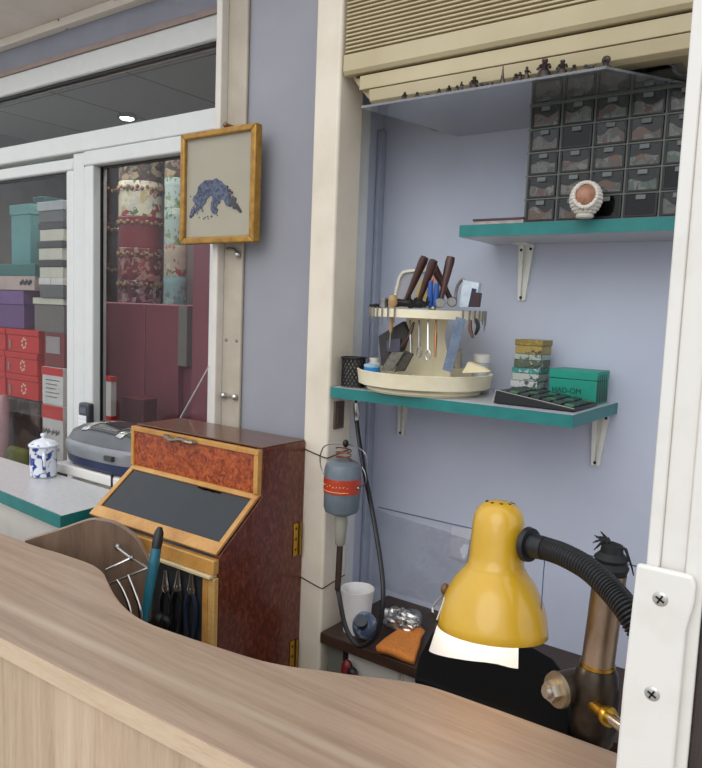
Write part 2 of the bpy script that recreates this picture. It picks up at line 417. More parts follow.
# column B
xb0, xb1 = (-2.2622, 1.3500, 1.6267)[0], (-2.1293, 1.3500, 1.6255)[0]
zb = {v: z for v, z in zip((450, 405, 367, 333, 298, 285, 278, 260, 241, 222, 201), ((-2.1937, 1.3500, 0.9932)[2], (-2.1925, 1.3500, 1.1464)[2], (-2.1916, 1.3500, 1.2741)[2], (-2.1907, 1.3500, 1.3871)[2], (-2.1898, 1.3500, 1.5023)[2], (-2.1895, 1.3500, 1.5448)[2], (-2.1893, 1.3500, 1.5676)[2], (-2.1889, 1.3500, 1.6260)[2], (-2.1884, 1.3500, 1.6873)[2], (-2.1879, 1.3500, 1.7483)[2], (-2.1874, 1.3500, 1.8154)[2]))}
m_wcard = M('white printed card', 'dcd9d4', .55)
def poster(zlo, zhi, label, marks):
    t = thing('carton', label, 'box', ((xb0+xb1)/2, YB+.1, zlo))
    MB().box(xb0+.012, xb1, YB, YB+.11, zlo, zhi-.001).build('body', m_wcard, t, bevel=.002)
    h = zhi-zlo
    MB().box(xb0+.010, xb1, YB-.0015, YB-.0003, zhi-h*.22, zhi-.002).build('red_band', m_red, t)
    e = MB()
    if marks == 'lines':
        for k in range(5): e.box(xb0+.035, xb1-.02-.01*(k % 3), YB-.0012, YB-.0003, zhi-h*(.36+.11*k), zhi-h*(.36+.11*k)+.003)
    else:
        for k in range(2):
            for q in range(2):
                cx, cz = xb0+.04+.05*q, zhi-h*(.42+.27*k)
                for a in range(6): e.box(cx-.022+.008*a, cx-.017+.008*a, YB-.0012, YB-.0003, cz-.012+.004*(a % 3), cz+.008-.006*((a+q) % 2))
    e.build('print', m_greyc, t)
MB().box(xb0, xb1+.01, YB, YB+.12, 0, zb[450]-.06).build('display_stand', m_darkc, bevel=.004)
tag(bpy.data.objects['display_stand.001'], 'dark stand under the white cartons beside the mullion', 'stand')
poster(zb[450]-.06, zb[405], 'white carton with a red band and grey drawings, lowest beside the mullion', 'draw')
poster(zb[405]+.0005, zb[367], 'white carton with a red band and lines of grey print', 'lines')
carton('carton', (xb0+.018, YB+.005, zb[333]), (xb1, YB+.005, zb[367]), .11, M('dusty red card', '7d3434', .5), 'dusty red carton with a grey label above the white cartons', None)
MB().box(xb0+.03, xb0+.11, YB+.0035, YB+.0045, zb[367]+.045, zb[333]-.012).build('label_panel', M('pinkish grey print', 'a59c9c', .6), [o for o in bpy.data.objects if o.name.startswith('carton') and o.type == 'EMPTY'][-1])
carton('carton', (xb0-.05, YB+.01, zb[298]), (xb1-.01, YB+.01, zb[333]), .11, M('taupe card', '77706c', .6), 'taupe carton with a cream lid sticking out left of its stack', m_creamc, .022)
carton('carton', (xb0, YB, zb[285]), (xb1, YB, zb[298]), .11, m_greyc, 'flat plain grey carton below the two small white boxes', None)
xm = (xb0+xb1)/2
carton('carton', (xb0-.003, YB-.002, zb[278]), (xm-.002, YB-.002, zb[285]), .11, m_wcard, 'small flat white box on the left under the cream boxes', None, group='small white boxes')
carton('carton', (xm+.002, YB-.002, zb[278]), (xb1+.003, YB-.002, zb[285]), .11, m_wcard, 'small flat white box on the right under the cream boxes', None, group='small white boxes')
for lab, lo_, hi_, j in (('lowest', 278, 260, .0), ('middle', 260, 241, -.004), ('top', 241, 222, .003)):
    carton('gift_box', (xb0+j, YB, zb[hi_]), (xb1+j, YB, zb[lo_]), .11, m_creamc, f'{lab} cream gift box with a charcoal lid in the tall stack', m_darkc, .022, group='cream boxes with charcoal lids')
carton('gift_box', (xb0-.004, YB, zb[201]), (xb1+.004, YB, zb[222]), .11, m_greyc, 'grey gift box with a white lid on top of the tall stack', M('white lid card', 'b9bfc0', .5), .03)
# bits at the bottom left behind the glass
tag(MB().lathe([(0, 0), (.018, 0), (.014, .6), (.02, .93), (.03, 1.06), (.026, 1.13), (.014, 1.16), (0, 1.16)], ((-2.4308, 1.3100, 1.0424)[0], 1.308, 0), n=20).build('vase', M('pink china', 'c89a9c', .3)), 'tall pink vase at the left photo edge behind the glass', 'vase')
q0 = V((-2.3873, 1.3000, 0.9894)); q1 = V((-2.2736, 1.3000, 0.9540))
tag(MB().box(q0.x, q1.x, 1.29, 1.325, 0, q0.z).build('bolster', M('olive green cloth', '7c7c34', .8, h2='63632a', vs=60), bevel=.02, seg=4), 'olive green bolster standing low at the left edge behind the glass', 'bolster')

# ---- right pane: round gift boxes on a maroon cabinet
m_maroon = M('maroon panel', '96545f', .5, h2='894a56', vs=3)
zm = (-2.0840, 1.6200, 1.4969)[2]
t = thing('cabinet', 'maroon display cabinet carrying the round floral boxes in the shop', 'cabinet', (-2.0, 1.8, 0))
xa, xz = (-2.3147, 1.6200, 1.3169)[0], (-1.8420, 1.6200, 1.3469)[0]
MB().box((-2.5739, 1.6200, 1.3004)[0], xz, 1.67, 2.1, 0, zm-.001).build('body', m_maroon, t, bevel=.003)
xs = [(-2.5671, 1.6200, 1.3008)[0], (-2.0874, 1.6200, 1.3313)[0], (-1.9070, 1.6200, 1.3427)[0]]
for a, b2 in zip(xs, xs[1:]): MB().box(a+.003, b2-.003, 1.645, 1.669, .1, zm-.003).build('door', m_maroon, t, bevel=.002)
MB().box(xs[2]+.002, xs[2]+.045, 1.64, 1.669, (-1.8958, 1.6200, 1.2891)[2], zm-.004).build('trim_strip', M('grey green strip', '84827c', .5), t)
xq0, xq1 = (-1.7917, 1.5800, 1.3510)[0], (-1.6574, 1.5800, 1.3595)[0]
tag(MB().box(xq0, xq1+.1, 1.6, 2.1, 0, 1.98).build('partition', m_maroon, bevel=.003), 'tall maroon partition at the right of the shop window', 'partition')
def drum(pl, pr, z0, z1, mat, label, group, braid=True, lid=None):
    a1, a2 = math.atan2(-pl[0], pl[1]), math.atan2(-pr[0], pr[1])
    h = (a1-a2)/2; mid = (a1+a2)/2; D = 1.84/math.cos(mid)*.98; r = D*math.sin(h)
    c = V((-D*math.sin(mid), D*math.cos(mid), z0))
    t = thing('round_gift_box', label, 'box', c, group)
    H = z1-z0-.001
    MB().lathe([(0, 0), (r*.985, 0), (r*.985, H*.72), (0, H*.72)], c, n=36).build('body', mat, t)
    MB().lathe([(0, H), (r*.97, H), (r, H*.97), (r, H*.721), (0, H*.721)], c, n=36).build('lid', lid or mat, t)
    if braid:
        bd = MB()
        for k in range(30):
            a = 2*PI*k/30
            bd.ball(c+V((r*math.cos(a), r*math.sin(a), H*.80+.003*(-1)**k)), .008, 6, 4)
        bd.build('braid_trim', M('antique gold braid', '9a7a4a', .5, h2='6a4a30', vs=90), t)
m_fl = [floral('cream rose print', 'bcb8ae', 'b8a878', '8e3b3d', '4f6b48', 'ccc6b0', scale=34, edge=.44),
        M('plain dark red card', '7a1f27', .45, var=.12, vs=18),
        floral('red rose print', '7a2b30', 'b0605c', '5c1c22', 'a88a80', scale=36, edge=.48),
        floral('mauve rose print', '6d4450', '94777c', 'a9a0a0', '512a34', scale=40, edge=.46),
        floral('dim rose print', '7d7468', '5c3a36', 'a09070', '40382e', scale=36, edge=.42),
        floral('pale blue rose print', 'a9bcb8', '5c7a52', 'c4ccba', '8c9c74', scale=40, edge=.5),
        floral('pale pink rose print', 'b9b09c', 'a04a50', '6a7a56', 'c8bfae', scale=38, edge=.5),
        floral('sky blue print', '8fb3b6', '6f9a9e', 'aac4c2', '7b8b86', scale=40, edge=.5),
        floral('dark brown print', '3c2624', '54383a', '2e1a1c', '4a4038', scale=30, edge=.5)]
def stack(pl, pr, ys, mats, labels, group):
    for i in range(len(ys)-1):
        drum(pl, pr, ys[i], ys[i+1], m_fl[mats[i]], labels[i], group, braid=mats[i] not in (5, 6, 7))
yw = [zm] + [(-2.3682, 1.8400, 1.5835)[2], (-2.3697, 1.8400, 1.7053)[2], (-2.3712, 1.8400, 1.8222)[2], (-2.3729, 1.8400, 1.9536)[2], (-2.3746, 1.8400, 2.0839)[2]]
stack((-2.5103, 1.8400, 1.7479), (-2.2260, 1.8400, 1.7407), yw, [3, 2, 1, 0, 4],
      ['mauve floral round box at the bottom of the widest stack', 'red floral round box second from the bottom of the widest stack', 'plain dark red round box in the middle of the widest stack', 'cream round box with large roses in the widest stack', 'dim floral round box topping the widest stack'], 'round boxes, widest stack')
yn = [zm] + [(-2.1772, 1.8400, 1.6001)[2], (-2.1793, 1.8400, 1.7133)[2], (-2.1819, 1.8400, 1.8480)[2], (-2.1840, 1.8400, 1.9556)[2], (-2.1863, 1.8400, 2.0735)[2]]
stack((-2.2260, 1.8400, 1.7407), (-2.0901, 1.8400, 1.7373), yn, [7, 6, 5, 5, 4],
      ['sky blue printed round box at the bottom of the right hand stack', 'pale pink floral round box above the sky blue one', 'pale blue floral round box third in the right hand stack', 'pale blue floral round box just left of the picture frame', 'dim floral round box at the top of the right hand stack'], 'round boxes, right hand stack')
yd = [zm] + [(-2.5964, 1.8400, 1.6600)[2], (-2.5972, 1.8400, 1.8233)[2], (-2.5980, 1.8400, 1.9769)[2]]
stack((-2.8453, 1.8400, 1.7563), (-2.5103, 1.8400, 1.7479), yd, [8, 8, 8],
      ['dark brown round box lowest of the shadowy stack beside the mullion', 'dark brown round box halfway up the shadowy stack', 'dark brown round box topping the shadowy stack'], 'round boxes, shadowy stack')
q0 = V((-2.0550, 1.4500, 1.2504)); q1 = V((-2.0107, 1.4500, 1.1040))
t = thing('leaflet_holder', 'narrow white leaflet holder with red ends inside the right pane', 'leaflet holder', ((q0.x+q1.x)/2, 1.46, q1.z))
MB().box(q0.x, q1.x, 1.45, 1.47, q1.z+.015, q0.z-.016).build('leaflet', m_paper, t)
MB().box(q0.x-.002, q1.x+.002, 1.448, 1.472, q0.z-.0155, q0.z).box(q0.x-.002, q1.x+.002, 1.448, 1.472, 0, q1.z+.0145).build('holder_ends', m_red, t)
q0 = V((-2.0259, 1.5000, 1.1824)); q1 = V((-1.9097, 1.5000, 1.1411))
tag(MB().box(q0.x, q1.x, 1.5, 1.56, 0, q0.z).build('carton', M('deep red card', '5e1a24', .4), bevel=.004), 'deep red carton standing low before the maroon doors', 'box')

# ------------------------------------------------------------------ white side counter, sill, things on it
t = thing('side_counter', 'white side counter with a teal edge at the left', 'counter', (-1.9, .95, 0))
poly = [(-2.75, .93, 1.022), (-1.765, .868, 1.022), (-1.332, .838, 1.022), (-1.346, 1.03, 1.022), (-2.75, 1.055, 1.022)]
MB().prism([(x, y+.004, z) for x, y, z in poly], (0, 0, .028)).build('worktop', M('grey white laminate', 'c8c8c6', .3, h2='bcbcbc', vs=80), t)
MB().prism([(-2.75, .9295, 1.0222), (-1.765, .8675, 1.0222), (-1.3314, .8375, 1.0222), (-1.3454, 1.03, 1.0222), (-1.3475, 1.03, 1.0222), (-1.3345, .8415, 1.0222), (-1.765, .872, 1.0222), (-2.75, .934, 1.0222)], (0, 0, .0272)).build('edge_band', m_teal, t)
MB().prism([(-2.75, .955, 0), (-1.765, .893, 0), (-1.36, .866, 0), (-1.37, 1.02, 0), (-2.75, 1.04, 0)], (0, 0, 1.0215)).build('body', m_white, t, bevel=.002)
t = thing('window_ledge', 'white ledge behind the side counter carrying the silver stereo', 'ledge', (-1.5, 1.15, 0))
MB().box(-1.70, -1.318, 1.056, 1.245, 1.048, 1.074).build('board', m_white, t, bevel=.003)
MB().box(-1.66, -1.33, 1.08, 1.24, 0, 1.0475).build('support_panel', m_white, t)
tag(MB().box(-1.462, -1.456, 1.054, 1.059, 1.05, 1.08).build('cable_clip', m_blackp), 'small black clip on the front of the white window ledge', 'clip')

# stereo
t = thing('cd_stereo', 'silver portable stereo with a dark domed lid on the window ledge', 'stereo', (-1.535, 1.135, 1.0745))
cx, cy, rx, ry = -1.535, 1.135, .178, .082
def oval(prof, n=48, x=cx, y=cy, e=2.6):
    mb = MB(); rings = []
    for s_, z in prof:
        ring = []
        for j in range(n):
            a = 2*PI*j/n; c, s2 = math.cos(a), math.sin(a)
            ring.append(mb.bm.verts.new((x+rx*s_*math.copysign(abs(c)**(2/e), c), y+ry*s_*math.copysign(abs(s2)**(2/e), s2), z)))
        rings.append(ring)
    for a, b2 in zip(rings, rings[1:]):
        for j in range(n): mb.bm.faces.new((a[j], a[(j+1) % n], b2[(j+1) % n], b2[j]))
    mb.bm.faces.new(rings[0]); mb.bm.faces.new(rings[-1])
    return mb
oval([(.86, 1.0745), (.97, 1.084), (1.0, 1.1035)]).build('base', m_navy, t)
bodym = M('silver grey plastic', '8a8d90', .35, .3, var=.05)
oval([(1.0, 1.104), (1.04, 1.116), (1.03, 1.134), (.97, 1.1415)]).build('body', bodym, t)
oval([(.965, 1.142), (.88, 1.162), (.70, 1.176), (.4, 1.184), (.1, 1.186)]).build('top_shell', M('mid grey plastic', '5e6164', .35, .2), t)
def domez(x, y):
    s_ = ((abs(x-cx)/rx)**2.6+(abs(y-cy)/ry)**2.6)**(1/2.6)
    pr = [(0, 1.186), (.1, 1.186), (.4, 1.184), (.70, 1.176), (.88, 1.162), (.965, 1.142)]
    for (s0, z0), (s1, z1) in zip(pr, pr[1:]):
        if s_ <= s1: return z0+(z1-z0)*(s_-s0)/(s1-s0)
    return 1.142
def patch(x0, x1, y0, y1, lift, shear=.02):
    def f(u, v):
        x = x0+(x1-x0)*u+shear*v; y = y0+(y1-y0)*v
        return (x, y, domez(x, y)+lift)
    return MB().grid(f, 12, 10)
patch(-1.585, -1.475, 1.075, 1.195, .002, .03).build('lid_window', M('smoky lid', '2c2a2c', .12, coat=.5), t, solid=.002)
patch(-1.612, -1.588, 1.072, 1.198, .003, .03).build('trim_band', m_chrome, t, solid=.002)
patch(-1.470, -1.450, 1.072, 1.198, .003, .03).build('trim_band', m_chrome, t, solid=.002)
patch(-1.445, -1.40, 1.085, 1.185, .002, .03).build('speaker_panel', M('olive grey mesh', '4a504c', .6), t, solid=.002)
MB().box(-1.478, -1.448, 1.045, 1.056, 1.114, 1.126).build('display', m_darkc, t)
a0, a1 = V((-1.42, 1.200, 1.160)), V((-1.3202, 1.2360, 1.3488))
MB().tube([a0, a0.lerp(a1, .4), a1], [.0028, .0022, .0014], 8).ball(a0, .005, 8, 6).build('antenna', m_chrome, t)

# cordless handset on the ledge behind the stereo
b0, b1 = V((-1.8336, 1.2350, 1.1361)), V((-1.8263, 1.2350, 1.2019))
ph = thing('handset', 'cordless telephone handset with pale keys fixed to the white window frame', 'telephone', (b0.x, 1.236, b0.z))
MB().box(b0.x-.024, b0.x+.024, 1.226, 1.2495, b0.z, b1.z).build('body', M('dark grey plastic', '3a3d42', .35), ph, bevel=.007, seg=3)
MB().box(b0.x-.017, b0.x+.017, 1.224, 1.2258, b1.z-.03, b1.z-.012).build('screen', M('smoke screen', '55606a', .15), ph)
k = MB()
for i in range(3):
    for j in range(4): k.box(b0.x-.018+.0125*i, b0.x-.0065+.0125*i, 1.2235, 1.2257, b1.z-.047-.0115*j, b1.z-.0365-.0115*j)
k.build('keys', M('pale keys', 'e8ecee', .4), ph)

# porcelain mug
c = V((-1.668, 1.003, 1.0505))
t = thing('lidded_mug', 'blue and white porcelain mug with a domed lid on the side counter', 'mug', c)
m, nt, b, out = base('blue and white porcelain'); setp(b, .12, 0, .5, .3)
vv = coords(nt); f = noise(nt, vv, 42, 3, .5, .8)
sp = nt.nodes.new('ShaderNodeSeparateXYZ'); nt.links.new(vv, sp.inputs[0])
band = ramp(nt, sp.outputs[2], [(0.0, (0, 0, 0, 1)), (.003, (.62, .62, .62, 1)), (.012, (0, 0, 0, 1)), (.022, (.0, 0, 0, 1)), (.03, (.5, .5, .5, 1)), (.062, (.5, .5, .5, 1)), (.068, (0, 0, 0, 1)), (.074, (.75, .75, .75, 1)), (.08, (0, 0, 0, 1))])
ad = nt.nodes.new('ShaderNodeMath'); ad.operation = 'MULTIPLY_ADD'; ad.inputs[1].default_value = .22
nt.links.new(band, ad.inputs[0]); nt.links.new(f, ad.inputs[2])
nt.links.new(ramp(nt, ad.outputs[0], [(.6, S('dfe3ea')), (.66, S('24408a'))]), b.inputs['Base Color'])
m_china = m
MB().lathe([(0, 0), (.027, 0), (.0315, .004), (.033, .03), (.033, .074), (.0345, .077), (.0315, .078), (.0305, .01), (0, .008)], c).build('cup', m_china, t)
MB().lathe([(.0315, .0785), (.0355, .079), (.036, .082), (.032, .086), (.024, .092), (.011, .096), (.006, .098), (.004, .100), (.0075, .105), (.0065, .110), (0, .112)], c).build('lid', m_china, t)
MB().tube(smoothpath([c+V((.028, -.016, .064)), c+V((.042, -.024, .062)), c+V((.044, -.025, .038)), c+V((.028, -.016, .018))]), .0045, 8).build('handle', m_china, t)

# ------------------------------------------------------------------ hanging picture
t = thing('picture_frame', 'gilt framed picture of a blue speckled animal hung on the tan post', 'picture', (-1.175, 1.11, 1.634))
x0, x1, z0, z1, y = -1.286, -1.056, 1.634, 1.876, 1.105
w = .014
fr = MB()
for pl in ([(x0, z0), (x1, z0), (x1-w, z0+w), (x0+w, z0+w)], [(x1, z0), (x1, z1), (x1-w, z1-w), (x1-w, z0+w)], [(x1, z1), (x0, z1), (x0+w, z1-w), (x1-w, z1-w)], [(x0, z1), (x0, z0), (x0+w, z0+w), (x0+w, z1-w)]):
    fr.prism([(a, y, b2) for a, b2 in pl], (0, .022, 0))
fr.build('frame', M('gilt wood', 'b3893a', .38, .35, h2='93692a', vs=60), t, bevel=.003)
MB().box(x0+.006, x1-.006, y+.010, y+.016, z0+.006, z1-.006).build('paper', M('grey beige paper', 'd0c4aa', .35, h2='c6baa0', vs=5), t)
MB().box(x0+.012, x1-.012, y+.0035, y+.0055, z0+.012, z1-.012).build('glass_pane', m_glass, t, smooth=0)
an = MB(); ad = MB(); yy = y+.0085
cxp, czp = (x0+x1)/2, (z0+z1)/2
def U(px_, py_):      # position in the picture: fractions of its width and height
    return x0+w+(x1-x0-2*w)*px_, z1-w-(z1-z0-2*w)*py_
r2 = random.Random(4)
def disc(mb, px_, py_, r):
    x, z = U(px_, py_); n = 7
    y0_ = yy-.0012*r2.random(); mb.prism([(x+r*math.cos(2*PI*k/n+px_*9), y0_, z+r*math.sin(2*PI*k/n+px_*9)) for k in range(n)], (0, y+.0098-y0_, 0))
limbs = [([(.22, .62), (.27, .53), (.38, .50), (.50, .52), (.58, .55)], .024), ([(.58, .55), (.63, .60), (.66, .66)], .013),
         ([(.22, .62), (.20, .68), (.12, .73), (.08, .77)], .006), ([(.44, .56), (.44, .64), (.42, .72), (.47, .74)], .008),
         ([(.46, .56), (.50, .64), (.44, .70)], .006), ([(.22, .60), (.24, .66), (.19, .70)], .007)]
for pts, r in limbs:
    for (ax, az), (bx, bz) in zip(pts, pts[1:]):
        for k in range(16):
            q = k/16
            disc(an, ax+(bx-ax)*q+r2.uniform(-.018, .018), az+(bz-az)*q+r2.uniform(-.018, .018), r*r2.uniform(.35, .75))
for k in range(60):
    q = r2.random(); disc(ad, .58+.26*q+r2.uniform(-.05, .05)*(1.1-q), .55+.20*q+r2.uniform(-.08, .08)*(1.15-q), .0055*r2.uniform(.3, .9))
for k in range(26): disc(an, r2.uniform(.06, .3), r2.uniform(.55, .74), .0016)
for k in range(14): disc(an, r2.uniform(.08, .55), r2.uniform(.72, .84), .0014)
for k in range(10): disc(an, .19+.02*r2.random(), .47+.05*r2.random(), .002)
an.build('painted_animal', M('blue ink', '6c7694', .6, h2='222a4c', vs=150, lo=.4, hi=.6), t); ad.build('painted_head', M('black ink', '2a2a2e', .6, h2='4c4c50', vs=120), t)
tag(MB().cyl((-1.155, 1.149, 1.884), (-1.155, 1.118, 1.884), .004).ball((-1.155, 1.116, 1.884), .006, 10, 8).build('wall_hook', M('rusty nail', '8a6a50', .5, .6)), 'rusty hook above the gilt framed picture', 'hook')

# latch bars and screws on the tan post
def latch(z, a, b2, label):
    t = thing('latch', label, 'latch', ((a+b2)/2, 1.149, z))
    MB().cyl((a, 1.143, z), (b2, 1.143, z), .0025).build('bar', m_steel, t)
    for x in (a, b2):
        MB().ball((x, 1.1438, z), (.0075, .0065, .0075), 10, 8).build('knob', m_chrome, t)
latch((-1.1332, 1.1500, 1.2968)[2], -1.174, -1.138, 'small steel latch bar low on the tan post above the wooden cabinet')
z = (-1.1370, 1.1500, 1.6180)[2]
t = thing('latch', 'bent steel catch on the tan post right under the picture', 'latch', (-1.15, 1.149, z))
MB().tube([(-1.172, 1.145, z+.008), (-1.15, 1.143, z+.006), (-1.133, 1.141, z-.004)], .003, 8).build('bar', m_steel, t)
MB().ball((-1.138, 1.1438, z-.006), (.007, .0065, .008), 10, 8).build('knob', m_chrome, t)
for i, (x, yv) in enumerate(((-1.173, 345), (-1.141, 345))):
    zz_ = (-1.1309, 1.1500, 1.4226)[2]
    tag(MB().ball((x, 1.15, zz_), (.004, .0025, .004), 10, 6).build('screw', m_steel), ('steel screw at the left edge of the tan post', 'steel screw at the right edge of the tan post')[i], 'screw', 'screws in the tan post')

# ------------------------------------------------------------------ main counter
t = thing('service_counter', 'long pale oak service counter with a curved back edge in the foreground', 'counter', (-.7, .6, 0))
back = [(-2.2, .69), (-1.313, .70), (-1.132, .711), (-1.057, .715), (-1.02, .711), (-.99, .702), (-.956, .685), (-.908, .662), (-.865, .645), (-.82, .634), (-.785, .631), (-.743, .634), (-.663, .643), (-.60, .652), (-.556, .665), (-.516, .684), (-.482, .699), (-.43, .725), (-.39, .738), (-.32, .742), (-.227, .745), (.4, .76)]
front = [(.4, .512), (-.448, .491), (-.899, .477), (-2.2, .445)]
def densify(p):
    q = smoothpath([(a, b2, 0) for a, b2 in p], 4); return [(v.x, v.y) for v in q]
m_top = wood('pale oak laminate', '8c7560', 'a38b76', 'b19a84', (.9, 22, 22), 2.0, .38, dist=.8, fine=1.0)
nt = m_top.node_tree; bs = nt.nodes['Principled BSDF']       # one paler band runs along the top
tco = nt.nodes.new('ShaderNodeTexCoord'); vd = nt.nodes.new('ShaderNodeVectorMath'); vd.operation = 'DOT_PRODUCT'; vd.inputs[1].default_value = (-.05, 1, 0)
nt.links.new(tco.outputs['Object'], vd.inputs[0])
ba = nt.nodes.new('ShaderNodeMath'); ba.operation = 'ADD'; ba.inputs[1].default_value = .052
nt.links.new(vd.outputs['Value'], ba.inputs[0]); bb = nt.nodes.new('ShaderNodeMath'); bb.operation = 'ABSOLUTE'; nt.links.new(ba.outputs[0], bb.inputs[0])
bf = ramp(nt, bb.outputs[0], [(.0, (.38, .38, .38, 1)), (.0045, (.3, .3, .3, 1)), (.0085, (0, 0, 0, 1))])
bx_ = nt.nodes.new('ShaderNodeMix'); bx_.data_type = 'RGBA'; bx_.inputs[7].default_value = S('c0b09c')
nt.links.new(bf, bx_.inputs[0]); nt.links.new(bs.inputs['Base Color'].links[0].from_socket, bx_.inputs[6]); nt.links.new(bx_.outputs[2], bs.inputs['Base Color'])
poly = densify(back) + front
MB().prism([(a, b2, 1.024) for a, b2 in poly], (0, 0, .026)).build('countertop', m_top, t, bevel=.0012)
m_front = wood('pale oak boards', 'b0967c', 'c8b094', 'd6c2a6', (22, 22, 1.3), 2.2, .42, boards=(.13, .692), dist=.5)
MB().prism([(-2.2, .453, 0), (-.899, .485, 0), (-.448, .499, 0), (.4, .52, 0), (.4, .54, 0), (-2.2, .475, 0)], (0, 0, 1.0235)).build('front_panel', m_front, t)
MB().prism([(-2.2, .4438, 1.0243), (-.899, .4758, 1.0243), (-.448, .4898, 1.0243), (.4, .5108, 1.0243), (.4, .5118, 1.0243), (-.448, .4908, 1.0243), (-.899, .4768, 1.0243), (-2.2, .4448, 1.0243)], (0, 0, .0252)).build('edge_band', wood('oak edge band', 'b89f83', 'cdb598', 'd8c4a8', (2, 20, 20), 2, .4), t)
# divider panel standing behind the counter with a rounded top corner
def divp(s, z): return (A0.x+(B0.x-A0.x)*s, A0.y+(B0.y-A0.y)*s, z)
A0, B0 = V((-1.255, .716, 0)), V((-1.068, .863, 0))
prof = [(0, .3), (1, .3), (1, .96), (.995, .98), (.983, 1.002), (.934, 1.027), (.879, 1.050), (.791, 1.068), (.697, 1.081), (.587, 1.086), (.485, 1.085), (.275, 1.066), (0, 1.043)]
nrm = V((B0.y-A0.y, -(B0.x-A0.x), 0)).normalized()*.014
m_div = wood('grey brown wood board', '5e4a3d', '705a4a', '7e6857', (14, 14, 1.4), 2.5, .45)
t = thing('divider_panel', 'grey brown upright board with a rounded corner behind the counter', 'panel', (-1.18, .80, .3))
MB().prism([V(divp(s, z))-nrm for s, z in prof], nrm).build('board', m_div, t)
rim = [V(divp(s, z))-nrm/2 for s, z in prof[1:]]
MB().prism([divp(0, .02), divp(.12, .02), divp(.12, .2995), divp(0, .2995)], -nrm).prism([divp(.88, 0), divp(1, 0), divp(1, .2995), divp(.88, .2995)], -nrm).build('foot', m_div, t)
rim = smoothpath(rim[1:], 4)
er = MB()
for a, b2 in zip(rim, rim[1:]): er.obox(a+V((0, 0, .0006)), b2+V((0, 0, .0006)), .0142, .0012)
er.build('edge_strip', M('lit edge tone', '9a8876', .5), t)  # paler tone painted for the light caught along the top edge

# ------------------------------------------------------------------ hinged jeweller's cabinet
m_oak = wood('honey oak', 'a87434', 'c08c48', 'd0a05a', (3, 3, 3), 6, .35, coat=.25)
m_burl = M('red burl veneer', '76280f', .38, h2='b85a28', vs=70, lo=.38, hi=.62, coat=.3, dist=1.2)
m_side = M('dark red brown veneer', '562214', .32, h2='804028', vs=120, lo=.45, hi=.7, coat=.3, scale=(1, 1, .6), dist=.5)
CX0, CX1 = -1.298, -.917
t = thing('tool_cabinet', 'red brown wooden tool cabinet with a sloping glass front hinged to the column', 'cabinet', (-1.116, 1.01, .3))
sideprof = [(1.129, .3), (1.129, 1.229), (1.0, 1.229), (1.0, 1.133), (.892, 1.047), (.892, .3)]
def sidepanel(x0, x1): return MB().prism([(x0, a, b2) for a, b2 in sideprof], (x1-x0, 0, 0))
sidepanel(CX1-.016, CX1).build('side_panel', m_side, t, bevel=.0015)
sidepanel(CX0, CX0+.016).build('side_panel', m_side, t, bevel=.0015)
MB().box(CX0+.0165, CX1-.0165, 1.112, 1.128, .3, 1.215).build('back_panel', m_side, t)
MB().box(CX0+.002, CX1-.002, 1.002, 1.129, 1.2293, 1.2325).build('top', M('dark varnished top', '54301c', .3, h2='6c4228', vs=12, scale=(1, 6, 1), coat=.4), t, bevel=.001)
MB().box(CX0+.0165, CX1-.0165, .93, 1.11, .3, .318).build('bottom', m_side, t)
# upper drop panel: oak frame around burl
fy = .9935
f = MB().box(CX0, CX1, fy-.006, fy+.006, 1.2185, 1.2285).box(CX0, CX0+.009, fy-.006, fy+.006, 1.143, 1.2185).box(CX1-.011, CX1, fy-.006, fy+.006, 1.143, 1.2185)
f.build('panel_frame', m_oak, t, bevel=.001)
MB().box(CX0+.0092, CX1-.0112, fy-.002, fy+.005, 1.143, 1.2183).build('burl_panel', m_burl, t)
hz, hx = 1.221, (CX0+CX1)/2-.025
MB().tube(smoothpath([(hx-.045, fy-.007, hz), (hx-.035, fy-.018, hz+.002), (hx-.015, fy-.02, hz-.002), (hx+.015, fy-.02, hz+.003), (hx+.035, fy-.018, hz), (hx+.045, fy-.007, hz)], 5), [.004, .005, .006, .005]*6+[.004, .004], 8).build('handle', M('silvered handle', '8a7a6a', .3, .8), t)
# sloping glass door
d = V((0, .892-1.0, 1.047-1.133)); L = d.length; dn = d.normalized(); up = V((0, d.z, -d.y)).normalized()
if up.z < 0: up = -up
o0 = V((0, 1.0, 1.137))
def sl(x, s, h=0): return V((x, 0, 0)) + o0 + dn*(s*L) + up*h
def slab(mb, xa_, xb_, sa, sb, h0, h1):
    mb.faces([sl(xa_, sa, h0), sl(xb_, sa, h0), sl(xa_, sb, h0), sl(xb_, sb, h0), sl(xa_, sa, h1), sl(xb_, sa, h1), sl(xa_, sb, h1), sl(xb_, sb, h1)],
             [(0, 2, 3, 1), (4, 5, 7, 6), (0, 1, 5, 4), (2, 6, 7, 3), (0, 4, 6, 2), (1, 3, 7, 5)]); return mb
df = MB(); slab(df, CX0, CX1, -.02, .10, .002, .008); slab(df, CX0, CX1, .86, 1.045, .002, .008); slab(df, CX0, CX0+.012, .10, .86, .002, .008); slab(df, CX1-.012, CX1, .10, .86, .002, .008)
door = df.build('sloping_door', m_oak, t, bevel=.001)
m_cg = clear('dark cabinet glass', '98a2a6', 1.6, 1.5, .03)
slab(MB(), CX0+.011, CX1-.011, .09, .87, .003, .005).build('glass_pane', m_cg, door, smooth=0)
slab(MB(), CX0+.0166, CX1-.0166, .02, .99, -.030, -.026).build('inner_tray', M('grey tray with painted glare', '46545c', .8, h2='8c9eaa', vs=7), t)  # pale blotches in the colour stand in for reflections on the glass
